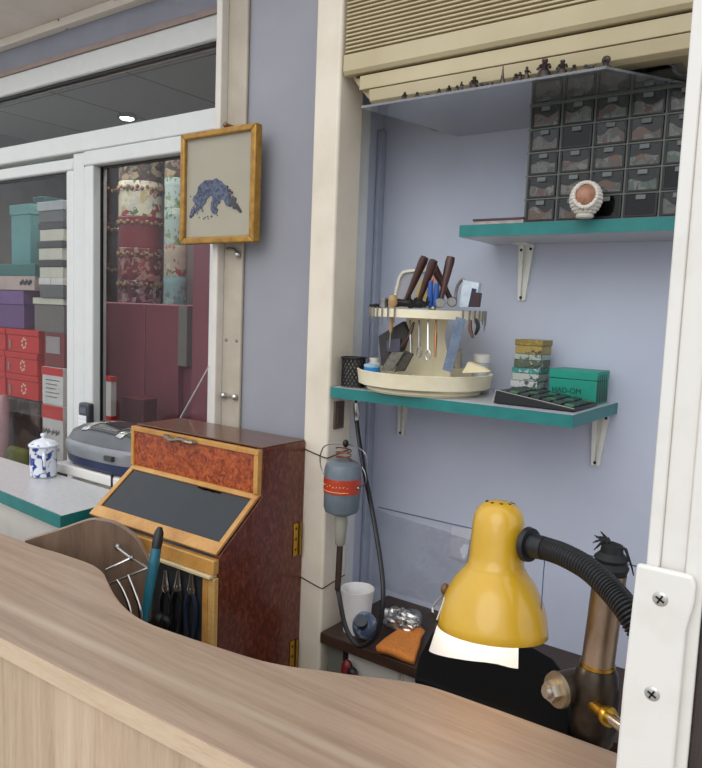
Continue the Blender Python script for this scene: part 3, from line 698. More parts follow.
# lip, lower front
MB().box(CX0, CX1, .878, .892, 1.014, 1.042).build('front_rail', m_oak, t, bevel=.002)
MB().box(CX0+.002, CX1-.004, .872, .891, 1.0075, 1.0135).build('pale_bead', M('pale bead', 'd2bf94', .4), t, bevel=.001)
MB().box(CX1-.030, CX1-.0165, .880, .892, .3, 1.007).build('stile', m_oak, t, bevel=.001)
MB().box(CX1-.0155, CX1, .8805, .8915, .3, 1.007).build('stile', wood('pale oak', 'b58a4c', 'c79c5c', 'd6b070', (3, 3, 12), 5, .35), t, bevel=.001)
MB().box(CX0, CX0+.030, .880, .892, .3, 1.007).build('stile', m_oak, t, bevel=.001)
MB().box(CX0+.031, CX1-.031, .896, .902, .32, 1.006).build('tool_board', M('charcoal tool board', '35373a', .6, h2='2a2c2f', vs=6, scale=(8, 1, 1)), t)
for zc in (1.028, .776):
    h = MB().box(CX1+.0002, CX1+.002, 1.098, 1.113, zc-.035, zc+.033).build('hinge', m_brass, t, bevel=.0006)
    MB().cyl((CX1+.003, 1.1165, zc-.035), (CX1+.003, 1.1165, zc+.033), .003, n=10).build('hinge_pin', m_brass, h)
    s_ = MB()
    for k in (-1, 0, 1): s_.ball((CX1+.002, 1.1055, zc+.022*k), (.0012, .003, .003), 8, 6)
    s_.build('hinge_screws', M('dark screw heads', '4a3a20', .4, .8), h)

# pliers and tools hanging on the tool board
def pliers(cxx, yy_, ztop, length, label, lean=0.0, hm=None, name='pliers'):
    t = thing(name, label, 'pliers', (cxx, yy_, ztop-length), 'pliers hanging in the tool cabinet')
    q = Matrix.Rotation(lean, 3, 'Y'); c0 = V((cxx, yy_, ztop))
    def P(x, z): return c0 + q @ V((x, 0, z))
    MB().tube([P(-.001, .002), P(-.002, -.02), P(-.005, -.035)], [.0022, .004, .005], 8).tube([P(.001, .002), P(.002, -.02), P(.005, -.035)], [.0022, .004, .005], 8).ball(P(0, -.036), (.009, .005, .009), 10, 8).build('jaws', m_chrome, t)
    for s in (-1, 1):
        MB().tube(smoothpath([P(s*.005, -.04), P(s*.013, -.06), P(s*.014, -length*.7), P(s*.008, -length)], 5), .0045, 8).build('handle', hm or m_blackr, t)
m_bgrip = M('dark blue grip', '202a3c', .4)
pliers(-.985, .888, 1.0, .13, 'bright jawed pliers hanging at the right of the cabinet tool board', 0, m_bgrip)
pliers(-1.022, .889, .995, .13, 'pliers second from the right on the cabinet tool board', .05, m_blackr)
pliers(-1.06, .889, .985, .13, 'dark pliers in the middle of the cabinet tool board', -.04, m_blackr)
# teal tool leaning in front
a0, a1 = V((-1.0027, 0.8000, 0.9632)), V((-1.0121, 0.8350, 1.0948))
am = a0.lerp(a1, .72); dd = (a0-a1).normalized()
t = thing('wax_carver', 'long tool with a teal grip and black pointed end between counter and cabinet', 'hand tool', a0+dd*.2)
MB().tube([a1, a1.lerp(am, .25), a1.lerp(am, .7), am], [.004, .0085, .0095, .009], 14).build('end_cap', m_blackp, t)
MB().tube([am+dd*.0003, am.lerp(a0, .3), a0, a0+dd*.08], [.0092, .010, .0085, .006], 14).build('grip', M('teal plastic', '1d6474', .35), t)
MB().tube([a0+dd*.0803, a0+dd*.2], [.004, .003], 8).build('shaft', m_steel, t)
tag(MB().ball((-1.0490, 0.8680, 0.8926), (.02, .016, .02), 10, 8).ball(V((-1.0490, 0.8680, 0.8926))+V((.018, 0, .006)), (.014, .012, .014), 10, 8).ball(V((-1.0490, 0.8680, 0.8926))+V((-.016, .0, -.008)), (.015, .012, .012), 10, 8).cyl(V((-1.0490, 0.8680, 0.8926))-V((0, 0, .2)), (-1.0490, 0.8680, 0.8926), .006).build('brush', m_dark), 'small black bristled brush head below the teal tool', 'brush')
# wire rack with pliers on the divider panel
t = thing('wire_rack', 'bent steel wire rack hung on the grey brown divider board', 'rack', (-1.0121, 0.7600, 0.9807))
W = [[(-1.0806, 0.7700, 1.0151), (-1.0488, 0.8000, 1.0372)], [(-1.0430, 0.8000, 1.0367), (-0.9821, 0.7850, 1.0391)], [(-1.0479, 0.7550, 1.0018), (-0.9821, 0.7850, 1.0391)], [(-1.0488, 0.8000, 1.0372), (-1.0950, 0.8060, 1.0437)]]
mw = MB()
for a, b2 in W: mw.cyl(a, b2, .0022, n=8)
mw.build('wire_loop', m_chrome, t); MB().ball((-1.1032, 0.8120, 1.0423), (.006, .006, .007), 10, 8).ball((-1.0459, 0.8000, 1.0378), .005, 10, 8).build('knob', m_steel, t)
for i, pts in enumerate(([(-1.0280, 0.7550, 1.0143), (-1.0043, 0.7520, 0.9997), (-0.9822, 0.7500, 0.9707), (-0.9762, 0.7500, 0.9224)], [(-1.0108, 0.7650, 1.0248), (-0.9875, 0.7600, 1.0054), (-0.9644, 0.7570, 0.9735), (-0.9610, 0.7570, 0.9156)])):
    t = thing('tongs', ('steel tweezer tongs hanging at the left of the wire rack', 'steel tweezer tongs hanging at the right of the wire rack')[i], 'tongs', pts[-1], 'tongs on the wire rack')
    pp = smoothpath(pts, 5)
    MB().tube(pp, .0022, 8).build('blade', m_chrome, t)
    MB().tube([q+V((-.009, .003, 0))*min(1, k/5) for k, q in enumerate(pp)], .002, 8).build('blade', m_dark, t)

# ------------------------------------------------------------------ wires tied round the column, switch
for zc, lab in ((1.210, 'thin dark wire tied round the cream column above the motor'), (.938, 'thin dark wire tied round the lower cream column by the hose')):
    w_ = MB().tube([(-.927, 1.20, zc+.006), (-.927, 1.128, zc+.004), (-.92, 1.1275, zc+.003), (-.868, 1.1275, zc-.007), (-.8595, 1.129, zc-.008), (-.8595, 1.205, zc+.0)], .0011, 6)
    tag(w_.build('tie_wire', m_dark), lab, 'wire')
t = thing('wall_switch', 'small brown rocker switch on the side of the cream column', 'switch', (-.8605, 1.162, 1.262))
MB().box(-.8615, -.857, 1.147, 1.178, 1.259, 1.315).build('plate', M('brown bakelite', '5a463c', .4), t, bevel=.001)
MB().box(-.857, -.855, 1.153, 1.172, 1.270, 1.304).build('rocker', M('dark bakelite', '463630', .4), t, bevel=.001)

# ------------------------------------------------------------------ air conditioner
m_ac = M('aged ivory plastic', 'c2b492', .45, h2='b6a884', vs=5)
t = thing('air_conditioner', 'aged ivory wall air conditioner with a ribbed front above the recess', 'air conditioner', (-.4, 1.26, 1.885))
AX0, AX1 = -.858, .10
MB().prism([(AX0, 1.150, 2.285), (AX0, 1.150, 1.962), (-.853, 1.150, 1.950), (-.838, 1.150, 1.930), (-.812, 1.150, 1.902), (-.79, 1.150, 1.887), (AX1, 1.150, 1.887), (AX1, 1.150, 2.285)], (0, .229, 0)).build('body', m_ac, t, bevel=.004)
pts = [(1.1495, 2.28)]
z = 2.28
while z > 1.985:
    pts += [(1.137, z-.001), (1.1355, z-.0046), (1.1438, z-.0054), (1.1438, z-.007)]; z -= .0074
pts += [(1.137, z), (1.1495, z)]
MB().prism([(AX0+.002, a, b2) for a, b2 in pts], (AX1-AX0-.004, 0, 0)).build('ribbed_grille', m_ac, t, smooth=0)
zb_ = z-.0012
MB().prism([(AX0+.001, 1.1495, zb_), (AX0+.001, 1.132, zb_-.001), (AX0+.001, 1.131, 1.951), (AX0+.001, 1.136, 1.944), (AX0+.001, 1.1495, 1.944)], (AX1-AX0-.002, 0, 0)).build('lower_band', m_ac, t, bevel=.0015)
MB().prism([(-.822, 1.1495, 1.940), (-.822, 1.139, 1.940), (-.822, 1.138, 1.914), (-.822, 1.1495, 1.914)], (AX1+.82, 0, 0)).build('air_flap', m_ac, t, bevel=.001)
MB().prism([(-.80, 1.1495, 1.9125), (-.80, 1.139, 1.9125), (-.80, 1.142, 1.892), (-.80, 1.1495, 1.888)], (AX1+.798, 0, 0)).build('air_flap', m_ac, t, bevel=.001)
MB().box(-.835, AX1-.002, 1.146, 1.1496, 1.9402, 1.9436).build('air_slot', M('brown shadow gap plastic', '3c3020', .7), t)

# ------------------------------------------------------------------ clear shelf and figurines
ZP = 1.875
t = thing('clear_shelf', 'clear acrylic shelf just under the air conditioner', 'shelf', (-.5, 1.24, ZP-.002))
m_acr = clear('clear acrylic', 'e0e4e4', 2.6, 1.55, .06, .2, 'd0d4da')
MB().prism([(-.795, 1.11, ZP-.004), (-.352, 1.11, ZP-.004), (-.262, 1.25, ZP-.004), (-.24, 1.379, ZP-.004), (-.735, 1.379, ZP-.004)], (0, 0, .004)).build('plate', m_acr, t, smooth=0)
tag(MB().grid(lambda u, v: (-.365+.11*u, 1.15+.10*v, ZP+.001+.009*math.sin(PI*u)*math.sin(PI*v)*(.75+.25*math.sin(9*u+5*v))), 16, 14).build('plastic_bag', clear('crinkled film', 'd0d0cc', 2.5, 1.5, .08, .12)), 'crumpled clear plastic bag on the right end of the clear shelf', 'bag')
m_pew = M('dark pewter', '3e3836', .38, .75, h2='5a4f4a', vs=120)
def figurine(a, b, kind, label, seed):
    r = random.Random(seed); p = V((a[0], 1.122, ZP+.0004)); h = max(.006, abs(b[2]-a[2]))
    mb = MB(); w_ = h*.40
    if kind == 'tower':
        mb.lathe([(0, 0), (h*.2, 0), (h*.19, h*.06), (h*.12, h*.2), (h*.11, h*.24), (h*.07, h*.45), (h*.045, h*.7), (h*.02, h*.95), (0, h)], p, n=8)
    elif kind == 'person':
        mb.lathe([(0, 0), (w_*1.1, 0), (w_*1.1, h*.07), (w_*.75, h*.09), (w_*.8, h*.3), (w_*.45, h*.5), (w_*.7, h*.66), (w_*.3, h*.76), (w_*.42, h*.86), (w_*.36, h*.95), (0, h)], p, n=12)
        for s in (-1, 1): mb.tube([p+V((s*w_*.6, 0, h*.66)), p+V((s*w_*.8, -w_*.2, h*.48)), p+V((s*w_*.7, -w_*.5, h*(.36+.2*r.random())))], w_*.2, 6)
    elif kind == 'seated':
        w_ = h*.45
        mb.lathe([(0, 0), (w_*1.1, 0), (w_*1.15, h*.1), (w_, h*.25), (w_*.6, h*.5), (w_*.65, h*.62), (w_*.3, h*.7), (w_*.5, h*.82), (w_*.4, h*.95), (0, h)], p, n=12)
        mb.ball(p+V((w_*.6, -w_*.4, h*.22)), (w_*.5, w_*.4, h*.16), 8, 6)
    elif kind == 'animal':
        mb.ball(p+V((0, 0, h*.5)), (h*.62, h*.32, h*.3), 10, 8); mb.ball(p+V((-h*.6, 0, h*.78)), (h*.26, h*.2, h*.22), 8, 6)
        for sx in (-.35, .35):
            for sy in (-.16, .16): mb.cyl(p+V((sx*h, sy*h, 0)), p+V((sx*h, sy*h, h*.4)), h*.1, n=6)
        mb.tube([p+V((h*.55, 0, h*.55)), p+V((h*.85, 0, h*.8))], h*.06, 5)
    elif kind == 'pair':
        for dx, hh in ((-h*.28, .72), (h*.2, 1.0)):
            q = p+V((dx, 0, 0)); ww = h*.26
            mb.lathe([(0, 0), (ww, 0), (ww, h*.08), (ww*.7, h*.1), (ww*.75, h*.35*hh), (ww*.45, h*.55*hh), (ww*.7, h*.68*hh), (ww*.3, h*.78*hh), (ww*.42, h*.9*hh), (0, h*hh)], q, n=10)
            mb.tube([q+V((ww*.6, 0, h*.66*hh)), q+V((ww*1.2, -ww*.3, h*.5*hh))], ww*.2, 6)
    elif kind == 'round':
        mb.lathe([(0, 0), (h*.5, 0), (h*.5, h*.1), (h*.22, h*.2), (h*.25, h*.4), (0, h*.5)], p, n=12); mb.ball(p+V((0, 0, h*.68)), (h*.38, h*.2, h*.34), 12, 8)
        mb.ball(p+V((0, -h*.12, h*.68)), (h*.2, h*.15, h*.18), 8, 6)
    tag(mb.build('figurine', m_pew), label, 'figurine', 'metal figurines along the clear shelf')
FIG = [((-0.7096, 1.1200, 1.8800), (-0.7104, 1.1200, 1.8956), 'person', 'tiny dark metal figurine at the far left end of the clear shelf'),
 ((-0.6838, 1.1200, 1.8816), (-0.6845, 1.1200, 1.8936), 'seated', 'tiny dark metal figurine second from the left on the clear shelf'),
 ((-0.6607, 1.1200, 1.8835), (-0.6611, 1.1200, 1.8903), 'animal', 'very low dark metal animal, third figurine from the left'),
 ((-0.6399, 1.1200, 1.8822), (-0.6405, 1.1200, 1.8940), 'seated', 'small squat dark metal figurine, fourth from the left'),
 ((-0.6205, 1.1200, 1.8828), (-0.6213, 1.1200, 1.8969), 'person', 'small dark metal figurine, fifth from the left on the clear shelf'),
 ((-0.6005, 1.1200, 1.8832), (-0.6015, 1.1200, 1.9005), 'pair', 'small dark paired figurine left of the tall robed one'),
 ((-0.5734, 1.1200, 1.8834), (-0.5748, 1.1200, 1.9053), 'person', 'robed metal figurine, tallest left of the thin tower'),
 ((-0.5544, 1.1200, 1.8846), (-0.5550, 1.1200, 1.8943), 'animal', 'low metal animal just right of the robed figurine'),
 ((-0.5401, 1.1200, 1.8857), (-0.5406, 1.1200, 1.8937), 'seated', 'low metal figurine next to the left foot of the tower'),
 ((-0.5225, 1.1200, 1.8862), (-0.5246, 1.1200, 1.9195), 'tower', 'thin pointed dark metal tower among the figurines'),
 ((-0.4992, 1.1200, 1.8873), (-0.5002, 1.1200, 1.9022), 'seated', 'squat metal figurine just right of the thin tower'),
 ((-0.4857, 1.1200, 1.8883), (-0.4872, 1.1200, 1.9117), 'pair', 'reddish dark pair of figures second right of the tower'),
 ((-0.4517, 1.1200, 1.8884), (-0.4538, 1.1200, 1.9190), 'person', 'tallest dark robed metal figurine above the drawer cabinet corner'),
 ((-0.4229, 1.1200, 1.8891), (-0.4245, 1.1200, 1.9132), 'person', 'standing dark figurine second right of the drawer corner'),
 ((-0.4042, 1.1200, 1.8905), (-0.4051, 1.1200, 1.9040), 'seated', 'low crouching metal figurine, third from the right end'),
 ((-0.3797, 1.1200, 1.8909), (-0.3805, 1.1200, 1.9020), 'animal', 'dark metal animal next to the ring topped figurine'),
 ((-0.3559, 1.1200, 1.8913), (-0.3572, 1.1200, 1.9095), 'round', 'dark figurine with a round head at the right end of the row')]
for i, (a, b2, k, lab) in enumerate(FIG): figurine(a, b2, k, lab, i)

# ------------------------------------------------------------------ shelves with brackets
def bracket(parent, x, ytop, ztop, drop, w=.022, yb=YW):
    b_ = MB()
    b_.prism([(x-.013, yb-.0003, ztop-.0005), (x+.017, yb-.0003, ztop-.0005), (x+.006, yb-.0003, ztop-drop), (x-.009, yb-.0003, ztop-drop)], (0, -.002, 0))
    b_.box(x-.013, x+.017, ytop, yb-.0025, ztop-.003, ztop-.0005)
    b_.prism([(x-.014, yb-.0025, ztop-.003), (x-.0035, yb-.0025, ztop-.003), (x-.0035, yb-.0025, ztop-drop+.002), (x-.0095, yb-.0025, ztop-drop+.002)], (0, -.006, 0))
    b_.prism([(x+.0075, yb-.0025, ztop-.003), (x+.0175, yb-.0025, ztop-.003), (x+.006, yb-.0025, ztop-drop+.002), (x+.0005, yb-.0025, ztop-drop+.002)], (0, -.006, 0))
    o = b_.build('shelf_bracket', M('white bracket steel', 'e6e4dc', .4), parent, smooth=0)
    for xx_, zz_ in ((x-.008, ztop-.012), (x+.012, ztop-.010), (x-.003, ztop-drop+.007)):
        MB().ball((xx_, yb-.0085, zz_), (.003, .0015, .003), 8, 6).build('bracket_screw', m_dark, o)
def shelf(label, x0, x1, y0, z1, th, brs, drop, ny):
    t = thing('wall_shelf', label, 'shelf', ((x0+x1)/2, (y0+YW)/2, z1-th))
    MB().box(x0+.001, x1-.001, y0+.001, YW-.0005, z1-th, z1).build('board', m_shelfw, t)
    MB().box(x0, x1, y0-.0005, y0+.0008, z1-th+.0002, z1-.0002).box(x0-.0004, x0+.0008, y0, YW-.001, z1-th+.0002, z1-.0002).box(x1-.0008, x1+.0004, y0, YW-.001, z1-th+.0002, z1-.0002).build('edge_band', m_teal, t)
    for x in brs: bracket(t, x, ny, z1-th, drop)
    return t
ZL, ZU = 1.347, 1.6665
shelf('lower wall shelf with a teal edge, carrying the tool carousel', -.8575, -.370, 1.13, ZL, .021, (-.837, -.399), .105, 1.335)
shelf('upper wall shelf with a teal edge, carrying the drawer cabinet', -.640, -.14, 1.225, ZU, .022, (-.569, -.20), .113, 1.335)
t = thing('booklet', 'thin dark red notebook lying on the left end of the upper shelf', 'book', (-.567, 1.28, ZU+.0004))
MB().box(-.616, -.519, 1.235, 1.32, ZU+.0006, ZU+.0072).build('pages', M('pale page edges', 'b4aca6', .5, h2='8c8480', vs=60, scale=(1, 1, 10)), t)
MB().box(-.618, -.518, 1.233, 1.322, ZU+.0074, ZU+.0112).build('cover', M('dark maroon cover', '4a3234', .45), t, bevel=.0006)

# drawer cabinet
DX, DP, DZ, DH = -.519, .0567, ZU+.001, .0402
t = thing('drawer_cabinet', 'black small parts cabinet with rows of clear drawers on the upper shelf', 'drawer cabinet', (-.375, 1.305, DZ))
m_cab = M('black cabinet frame', '1a1b1c', .4); m_frm = M('dark olive frame edge', '5a5e56', .4, h2='666a60', vs=40)
fr = MB().box(DX-.003, DX-.0005, 1.245, 1.379, DZ, DZ+5*DH+.004).box(DX+5*DP+.0005, DX+5*DP+.003, 1.245, 1.379, DZ, DZ+5*DH+.004).box(DX-.003, DX+5*DP+.003, 1.371, 1.379, DZ, DZ+5*DH+.004)
fr.box(DX-.003, DX+5*DP+.003, 1.245, 1.371, DZ+5*DH+.001, DZ+5*DH+.004).box(DX-.0005, DX+5*DP+.0005, 1.245, 1.371, DZ, DZ+.0012)
for i in range(1, 5): fr.box(DX+i*DP-.0008, DX+i*DP+.0008, 1.25, 1.37, DZ+.0015, DZ+5*DH)
for j in range(1, 5): fr.box(DX, DX+5*DP, 1.25, 1.37, DZ+j*DH-.0006, DZ+j*DH+.0006)
fr.build('carcass', m_cab, t)
ed = MB()
for i in range(6): ed.box(DX+i*DP-.0014, DX+i*DP+.0014, 1.240, 1.2448, DZ, DZ+5*DH+.004)
for j in range(6): ed.box(DX-.003, DX+5*DP+.003, 1.2395, 1.2446, DZ+j*DH-.0004, DZ+j*DH+.0022)
ed.build('face_grid', m_frm, t)
m_dr = clear('smoky clear plastic', 'dcdedc', 1.0, 1.5, .05, .015, 'a8aaa8')
fills = ['d8c8c0', 'b8948a', 'aaa29e', 'b87e62', 'b4bab4', '9c8680', 'd0ccc8', 'a8746a', 'e4ded6', '8ca494']
m_fill = [floral('small parts %d' % i, '8a8280', f_, fills[(i+3) % 10], 'b0a8a4', scale=75, edge=.40) for i, f_ in enumerate(fills)]
m_tabm = M('grey drawer label tab', '6c7070', .5)
for j in range(5):
    for i in range(5):
        empty_ = (i, j) in ((1, 3), (4, 1), (2, 0), (3, 0))
        x0, x1 = DX+i*DP+.0022, DX+(i+1)*DP-.0022; z0, z1 = DZ+j*DH+.0026, DZ+(j+1)*DH-.0016
        dm = MB().box(x0, x1, 1.2385, 1.2405, z0, z1).box(x0, x0+.001, 1.2407, 1.36, z0, z1-.006).box(x1-.001, x1, 1.2407, 1.36, z0, z1-.006).box(x0, x1, 1.36, 1.3612, z0, z1-.006).box(x0+.0012, x1-.0012, 1.2407, 1.36, z0, z0+.001)
        o = dm.build('drawer', m_dr if not empty_ else clear('dark smoky plastic', '6a6c6c', 1.0, 1.5, .08) if 'dk' not in MC else MC['dk'], t, smooth=0)
        if empty_: MC['dk'] = o.data.materials[0]
        MB().box((x0+x1)/2-.0075, (x0+x1)/2+.0075, 1.2345, 1.2383, z1-.0085, z1-.0072).box((x0+x1)/2-.0075, (x0+x1)/2+.0075, 1.2365, 1.2384, z1-.0072, z1-.001).build('tab_handle', m_tabm, o)
        MB().box(x0+.001, x1-.001, 1.2375, 1.2384, z0+.0003, z0+.0028).box(x0+.0002, x0+.0034, 1.2375, 1.2384, z0+.003, z1).box(x1-.0034, x1-.0002, 1.2375, 1.2384, z0+.003, z1).build('drawer_rim', m_cab, o)
        if not empty_:
            hh = (z1-z0)*rnd.uniform(.6, .82)
            f_ = MB(); n0 = 9
            f_.grid(lambda u, v: (x0+.003+(x1-x0-.006)*u, 1.2425+.10*v, z0+.002+hh*(.75+.25*math.sin(7*u+i*2+j)*math.cos(3*v+j))), 10, 4)
            f_.grid(lambda u, v: (x0+.003+(x1-x0-.006)*u, 1.2425-.0004*math.sin(20*u), z0+.002+(hh*(.75+.25*math.sin(7*u+i*2+j)*math.cos(j)))*v), 10, 2)
            c_ = f_.build('contents', m_fill[(i*3+j*7) % 10], o); c_['kind'] = 'stuff'

# woven ornament with a nut
c = V((-.399, 1.236-.0315, ZU+.0006))
t = thing('nut_ornament', 'white woven ornament cradling a brown nut before the drawers', 'ornament', c)
wv = MB(); oc = c+V((0, 0, .031)); fd = V((.22, -.93, .28)).normalized()
wv.lathe([(0, 0), (.013, 0), (.015, .003), (.011, .007), (0, .007)], c, n=24)
for k in range(1, 14):
    th = PI*k/14; n_ = max(6, int(22*math.sin(th)))
    for q in range(n_):
        a = 2*PI*(q+.5*(k % 2))/n_
        dv = V((math.sin(th)*math.cos(a), math.sin(th)*math.sin(a), math.cos(th)))
        if dv.dot(fd) < .66: wv.ball(oc+V((dv.x*.0235, dv.y*.0225, dv.z*.0265)), (.0042, .0042, .0036), 6, 4)
for k in range(26):
    a = 2*PI*k/26; ux = fd.cross(V((0, 0, 1))).normalized(); uy = ux.cross(fd)
    wv.ball(oc+fd*.0155+ux*.0185*math.cos(a)+uy*.0215*math.sin(a), .0036, 6, 4)
wv.build('woven_shell', M('cream white cord', 'dcd6cc', .7), t)
nut = MB(); nc = oc+fd*.007
nut.ball(nc, (.0172, .0172, .0200), 20, 14, Matrix.Rotation(.35, 3, 'Y'))
nut.build('nut', M('brown nut skin', 'b4846a', .5, h2='9a6a52', vs=70, bump=.3), t)
# ------------------------------------------------------------------ things on the lower shelf
# wire mesh pen cup
c = V((-.829, 1.165, ZL+.0004)); r0 = .0265; H = .060
t = thing('pen_cup', 'dark wire mesh pen cup at the left end of the lower shelf', 'cup', c)
MB().lathe([(0, 0), (r0-.003, 0), (r0-.003, .002), (r0-.005, .002), (r0-.005, H-.002), (r0-.007, H-.002), (r0-.007, .0035), (0, .0035)], c).build('liner', M('grey brown liner', '6c6862', .6, h2='58544e', vs=60), t)
lat = MB()
for q in range(18):
    for s in (-1, 1):
        lat.tube([c+V(((r0-.0035)*math.cos(2*PI*q/18+s*k*.19), (r0-.0035)*math.sin(2*PI*q/18+s*k*.19), .002+(H-.004)*k/8)) for k in range(9)], .0011, 5)
lat.build('wire_mesh', m_dark, t)
MB().lathe([(r0-.004, H-.003), (r0, H-.003), (r0, H), (r0-.004, H), (r0-.004, H-.003)], c).build('rim', m_dark, t)

# tool carousel
TC = V((-.699, 1.222, 0)); 
t = thing('tool_carousel', 'ivory two tier tool carousel with a wide round tray', 'tool carousel', (TC.x, TC.y, ZL+.0004))
z0 = ZL+.0004
def at(z): return V((TC.x, TC.y, z))
MB().lathe([(0, 0), (.108, 0), (.112, .004), (.110, .0085), (0, .009)], at(z0), n=56).build('foot', m_ivory, t)
MB().lathe([(0, .0095), (.118, .0095), (.128, .014), (.1315, .036), (.1325, .040), (.129, .041), (.1275, .038), (.124, .0165), (.118, .0135), (0, .0135)], at(z0), n=64).build('tray', m_ivory, t)
ZR = 1.506
MB().lathe([(.094, -.0015), (.106, -.016), (.1095, -.0155), (.110, -.001), (.107, .0), (.094, 0)], at(ZR), n=64).build('upper_ring', m_ivory, t)
MB().lathe([(0, -.008), (.088, -.008), (.0925, -.004), (.0925, -.0006), (0, -.0006)], at(ZR), n=48).build('upper_tray', m_ivory, t)
sp = MB()
for s in (-1, 1):
    ang = math.radians(30)
    ex = V((math.cos(ang), math.sin(ang), 0)); ey = V((-math.sin(ang), math.cos(ang), 0))
    sp.prism([at(z0+.0138)+ex*s*.055-ey*.004, at(z0+.0138)+ex*s*.020-ey*.004, at(ZR-.0083)+ex*s*.018-ey*.004, at(ZR-.0083)+ex*s*.042-ey*.004, at(ZR-.05)+ex*s*.036-ey*.004], ey*.012)
sp.prism([at(z0+.0138)-ex*.020, at(z0+.0138)+ex*.020, at(ZR-.0083)+ex*.018, at(ZR-.0083)-ex*.018], ey*.005)
sp.build('centre_support', m_ivory, t)
hp = [V((-0.7960, 1.2500, 1.5079)), V((-0.7883, 1.2500, 1.5447)), V((-0.7802, 1.2500, 1.5731)), V((-0.7618, 1.2500, 1.5831)), V((-0.7066, 1.2500, 1.5831)), V((-0.6882, 1.2500, 1.5734)), V((-0.6844, 1.2500, 1.5462)), V((-0.6824, 1.2500, 1.5112))]
pp = smoothpath(hp, 6); fm = MB()
for a, b2 in zip(pp, pp[1:]): fm.obox(a, b2+(b2-a)*.1, .005, .008, (0, 1, 0))
fm.build('frame_handle', M('white plastic frame', 'e0dccc', .4), t)
MB().prism([q+V((0, .002, 0)) for q in hp], (0, .0015, 0)).build('frame_back', M('grey lilac backing', '9a9aa2', .4), t)

# hammers standing head-down in the upper tray
def hammer(top, bot, label, head, hd=(1, 0, 0)):
    a, b2 = V(top), V(bot)
    t = thing('hammer', label, 'hammer', b2-V((0, 0, .008)), 'hammers in the tool carousel')
    d_ = (b2-a)
    MB().tube([a-d_.normalized()*.001, a, a+d_*.1, a+d_*.5, a+d_*.8, b2], [.003, .0075, .0085, .0068, .005, .005], 12).build('handle', m_wbrown, t)
    h = V(hd).normalized()
    if head == 'cyl': MB().tube([b2-h*.018, b2-h*.016, b2+h*.016, b2+h*.018], [.008, .0095, .0095, .008], 16).build('head', m_steel, t)
    else: MB().tube([b2-h*.02, b2-h*.008, b2+h*.008, b2+h*.022], [.009, .007, .0075, .003], 12).build('head', m_dark, t)
hammer((-0.6798, 1.1700, 1.6035), (-0.7186, 1.1700, 1.5176), 'dark handled hammer leaning furthest left in the carousel', 'peen', (1, .3, 0))
hammer((-0.6520, 1.1550, 1.5966), (-0.6811, 1.1550, 1.5163), 'dark handled hammer crossing in front in the carousel', 'peen', (1, -.2, 0))
hammer((-0.6751, 1.1850, 1.5954), (-0.6373, 1.2050, 1.5226), 'hammer leaning the other way, behind the blue pliers', 'cyl', (.5, -1, 0))
hammer((-0.6283, 1.1750, 1.6033), (-0.6379, 1.1600, 1.5194), 'upright dark handled hammer on the right of the carousel', 'cyl', (.6, -1, 0))
a = V((-0.6490, 1.1500, 1.5585)); t = thing('pliers', 'blue handled pliers standing in the upper carousel tray', 'pliers', a-V((0, 0, .05)))
MB().tube([a+V((-.004, 0, 0)), a+V((-.005, 0, -.02)), a+V((-.004, 0, -.046))], [.004, .0055, .005], 10).tube([a+V((.006, .004, -.004)), a+V((.006, .004, -.02)), a+V((.004, .004, -.046))], [.004, .0055, .005], 10).build('handle', M('blue grip', '23509a', .35), t)
MB().ball(a+V((0, .002, -.05)), (.008, .005, .006), 10, 8).build('joint', m_steel, t)
MB().ball(a+V((.0, -.001, .003)), (.003, .003, .004), 8, 6).build('end_cap', M('orange red plastic', 'd0582c', .4), t)
# wooden knobs and stubs at the left
a = V((-0.7236, 1.1350, 1.5220)); t = thing('graver', 'graver with a pale wooden mushroom handle in the carousel rim', 'graver', a-V((0, 0, .09)))
MB().lathe([(0, -.012), (.006, -.012), (.009, -.006), (.0085, .004), (.005, .009), (0, .010)], a, n=16).build('handle', M('pale turned wood', 'b89a6a', .45, h2='a08050', vs=40), t)
MB().tube([a+V((0, 0, -.0122)), a+V((-.001, 0, -.035)), a+V((-.002, 0, -.06))], [.0045, .0045, .003], 10).build('ferrule', M('tan wood grip', 'b4925c', .45), t)
MB().tube([a+V((-.002, 0, -.0603)), a+V((-.003, 0, -.09))], .0018, 6).build('blade', m_steel, t)
a = V((-0.7531, 1.1500, 1.5161))
tag(MB().lathe([(0, -.008), (.0085, -.008), (.009, .006), (.007, .009), (0, .0095)], a, n=16).build('steel_stub', m_steel), 'short grey steel stub beside the mushroom handled graver', 'tool')
a = V((-0.7980, 1.1900, 1.5103))
tag(MB().ball(a, (.007, .006, .005), 10, 8).ball(a+V((.012, 0, .002)), (.005, .005, .006), 10, 8).build('burr_cluster', m_dark), 'dark cluster of burrs on the left rim of the carousel', 'burrs')
for i, (pt, lab) in enumerate((((-0.6791, 1.1300, 1.5174), 'black spiky burr heads at the foot of the leftmost hammer'), ((-0.6576, 1.1400, 1.5164), 'black spiky burr heads at the foot of the front hammer'))):
    mb = MB(); r = random.Random(i)
    for k in range(9): mb.tube([V(pt)-V((0, 0, .006)), V(pt)+V((r.uniform(-.015, .015), r.uniform(-.006, .006), r.uniform(.004, .014)))], .0014, 5)
    tag(mb.build('burr_cluster', m_dark), lab, 'burrs')
a = V((-0.7520, 1.2300, 1.5404))
tag(MB().prism([V((-0.7329, 1.2200, 1.5129)), V((-0.6924, 1.2200, 1.5140)), V((-0.7017, 1.2200, 1.5600)), V((-0.7175, 1.2200, 1.5637))], (0, .003, 0)).build('card', M('straw yellow card', 'b4a060', .6)), 'straw yellow card behind the hammers in the carousel', 'card')
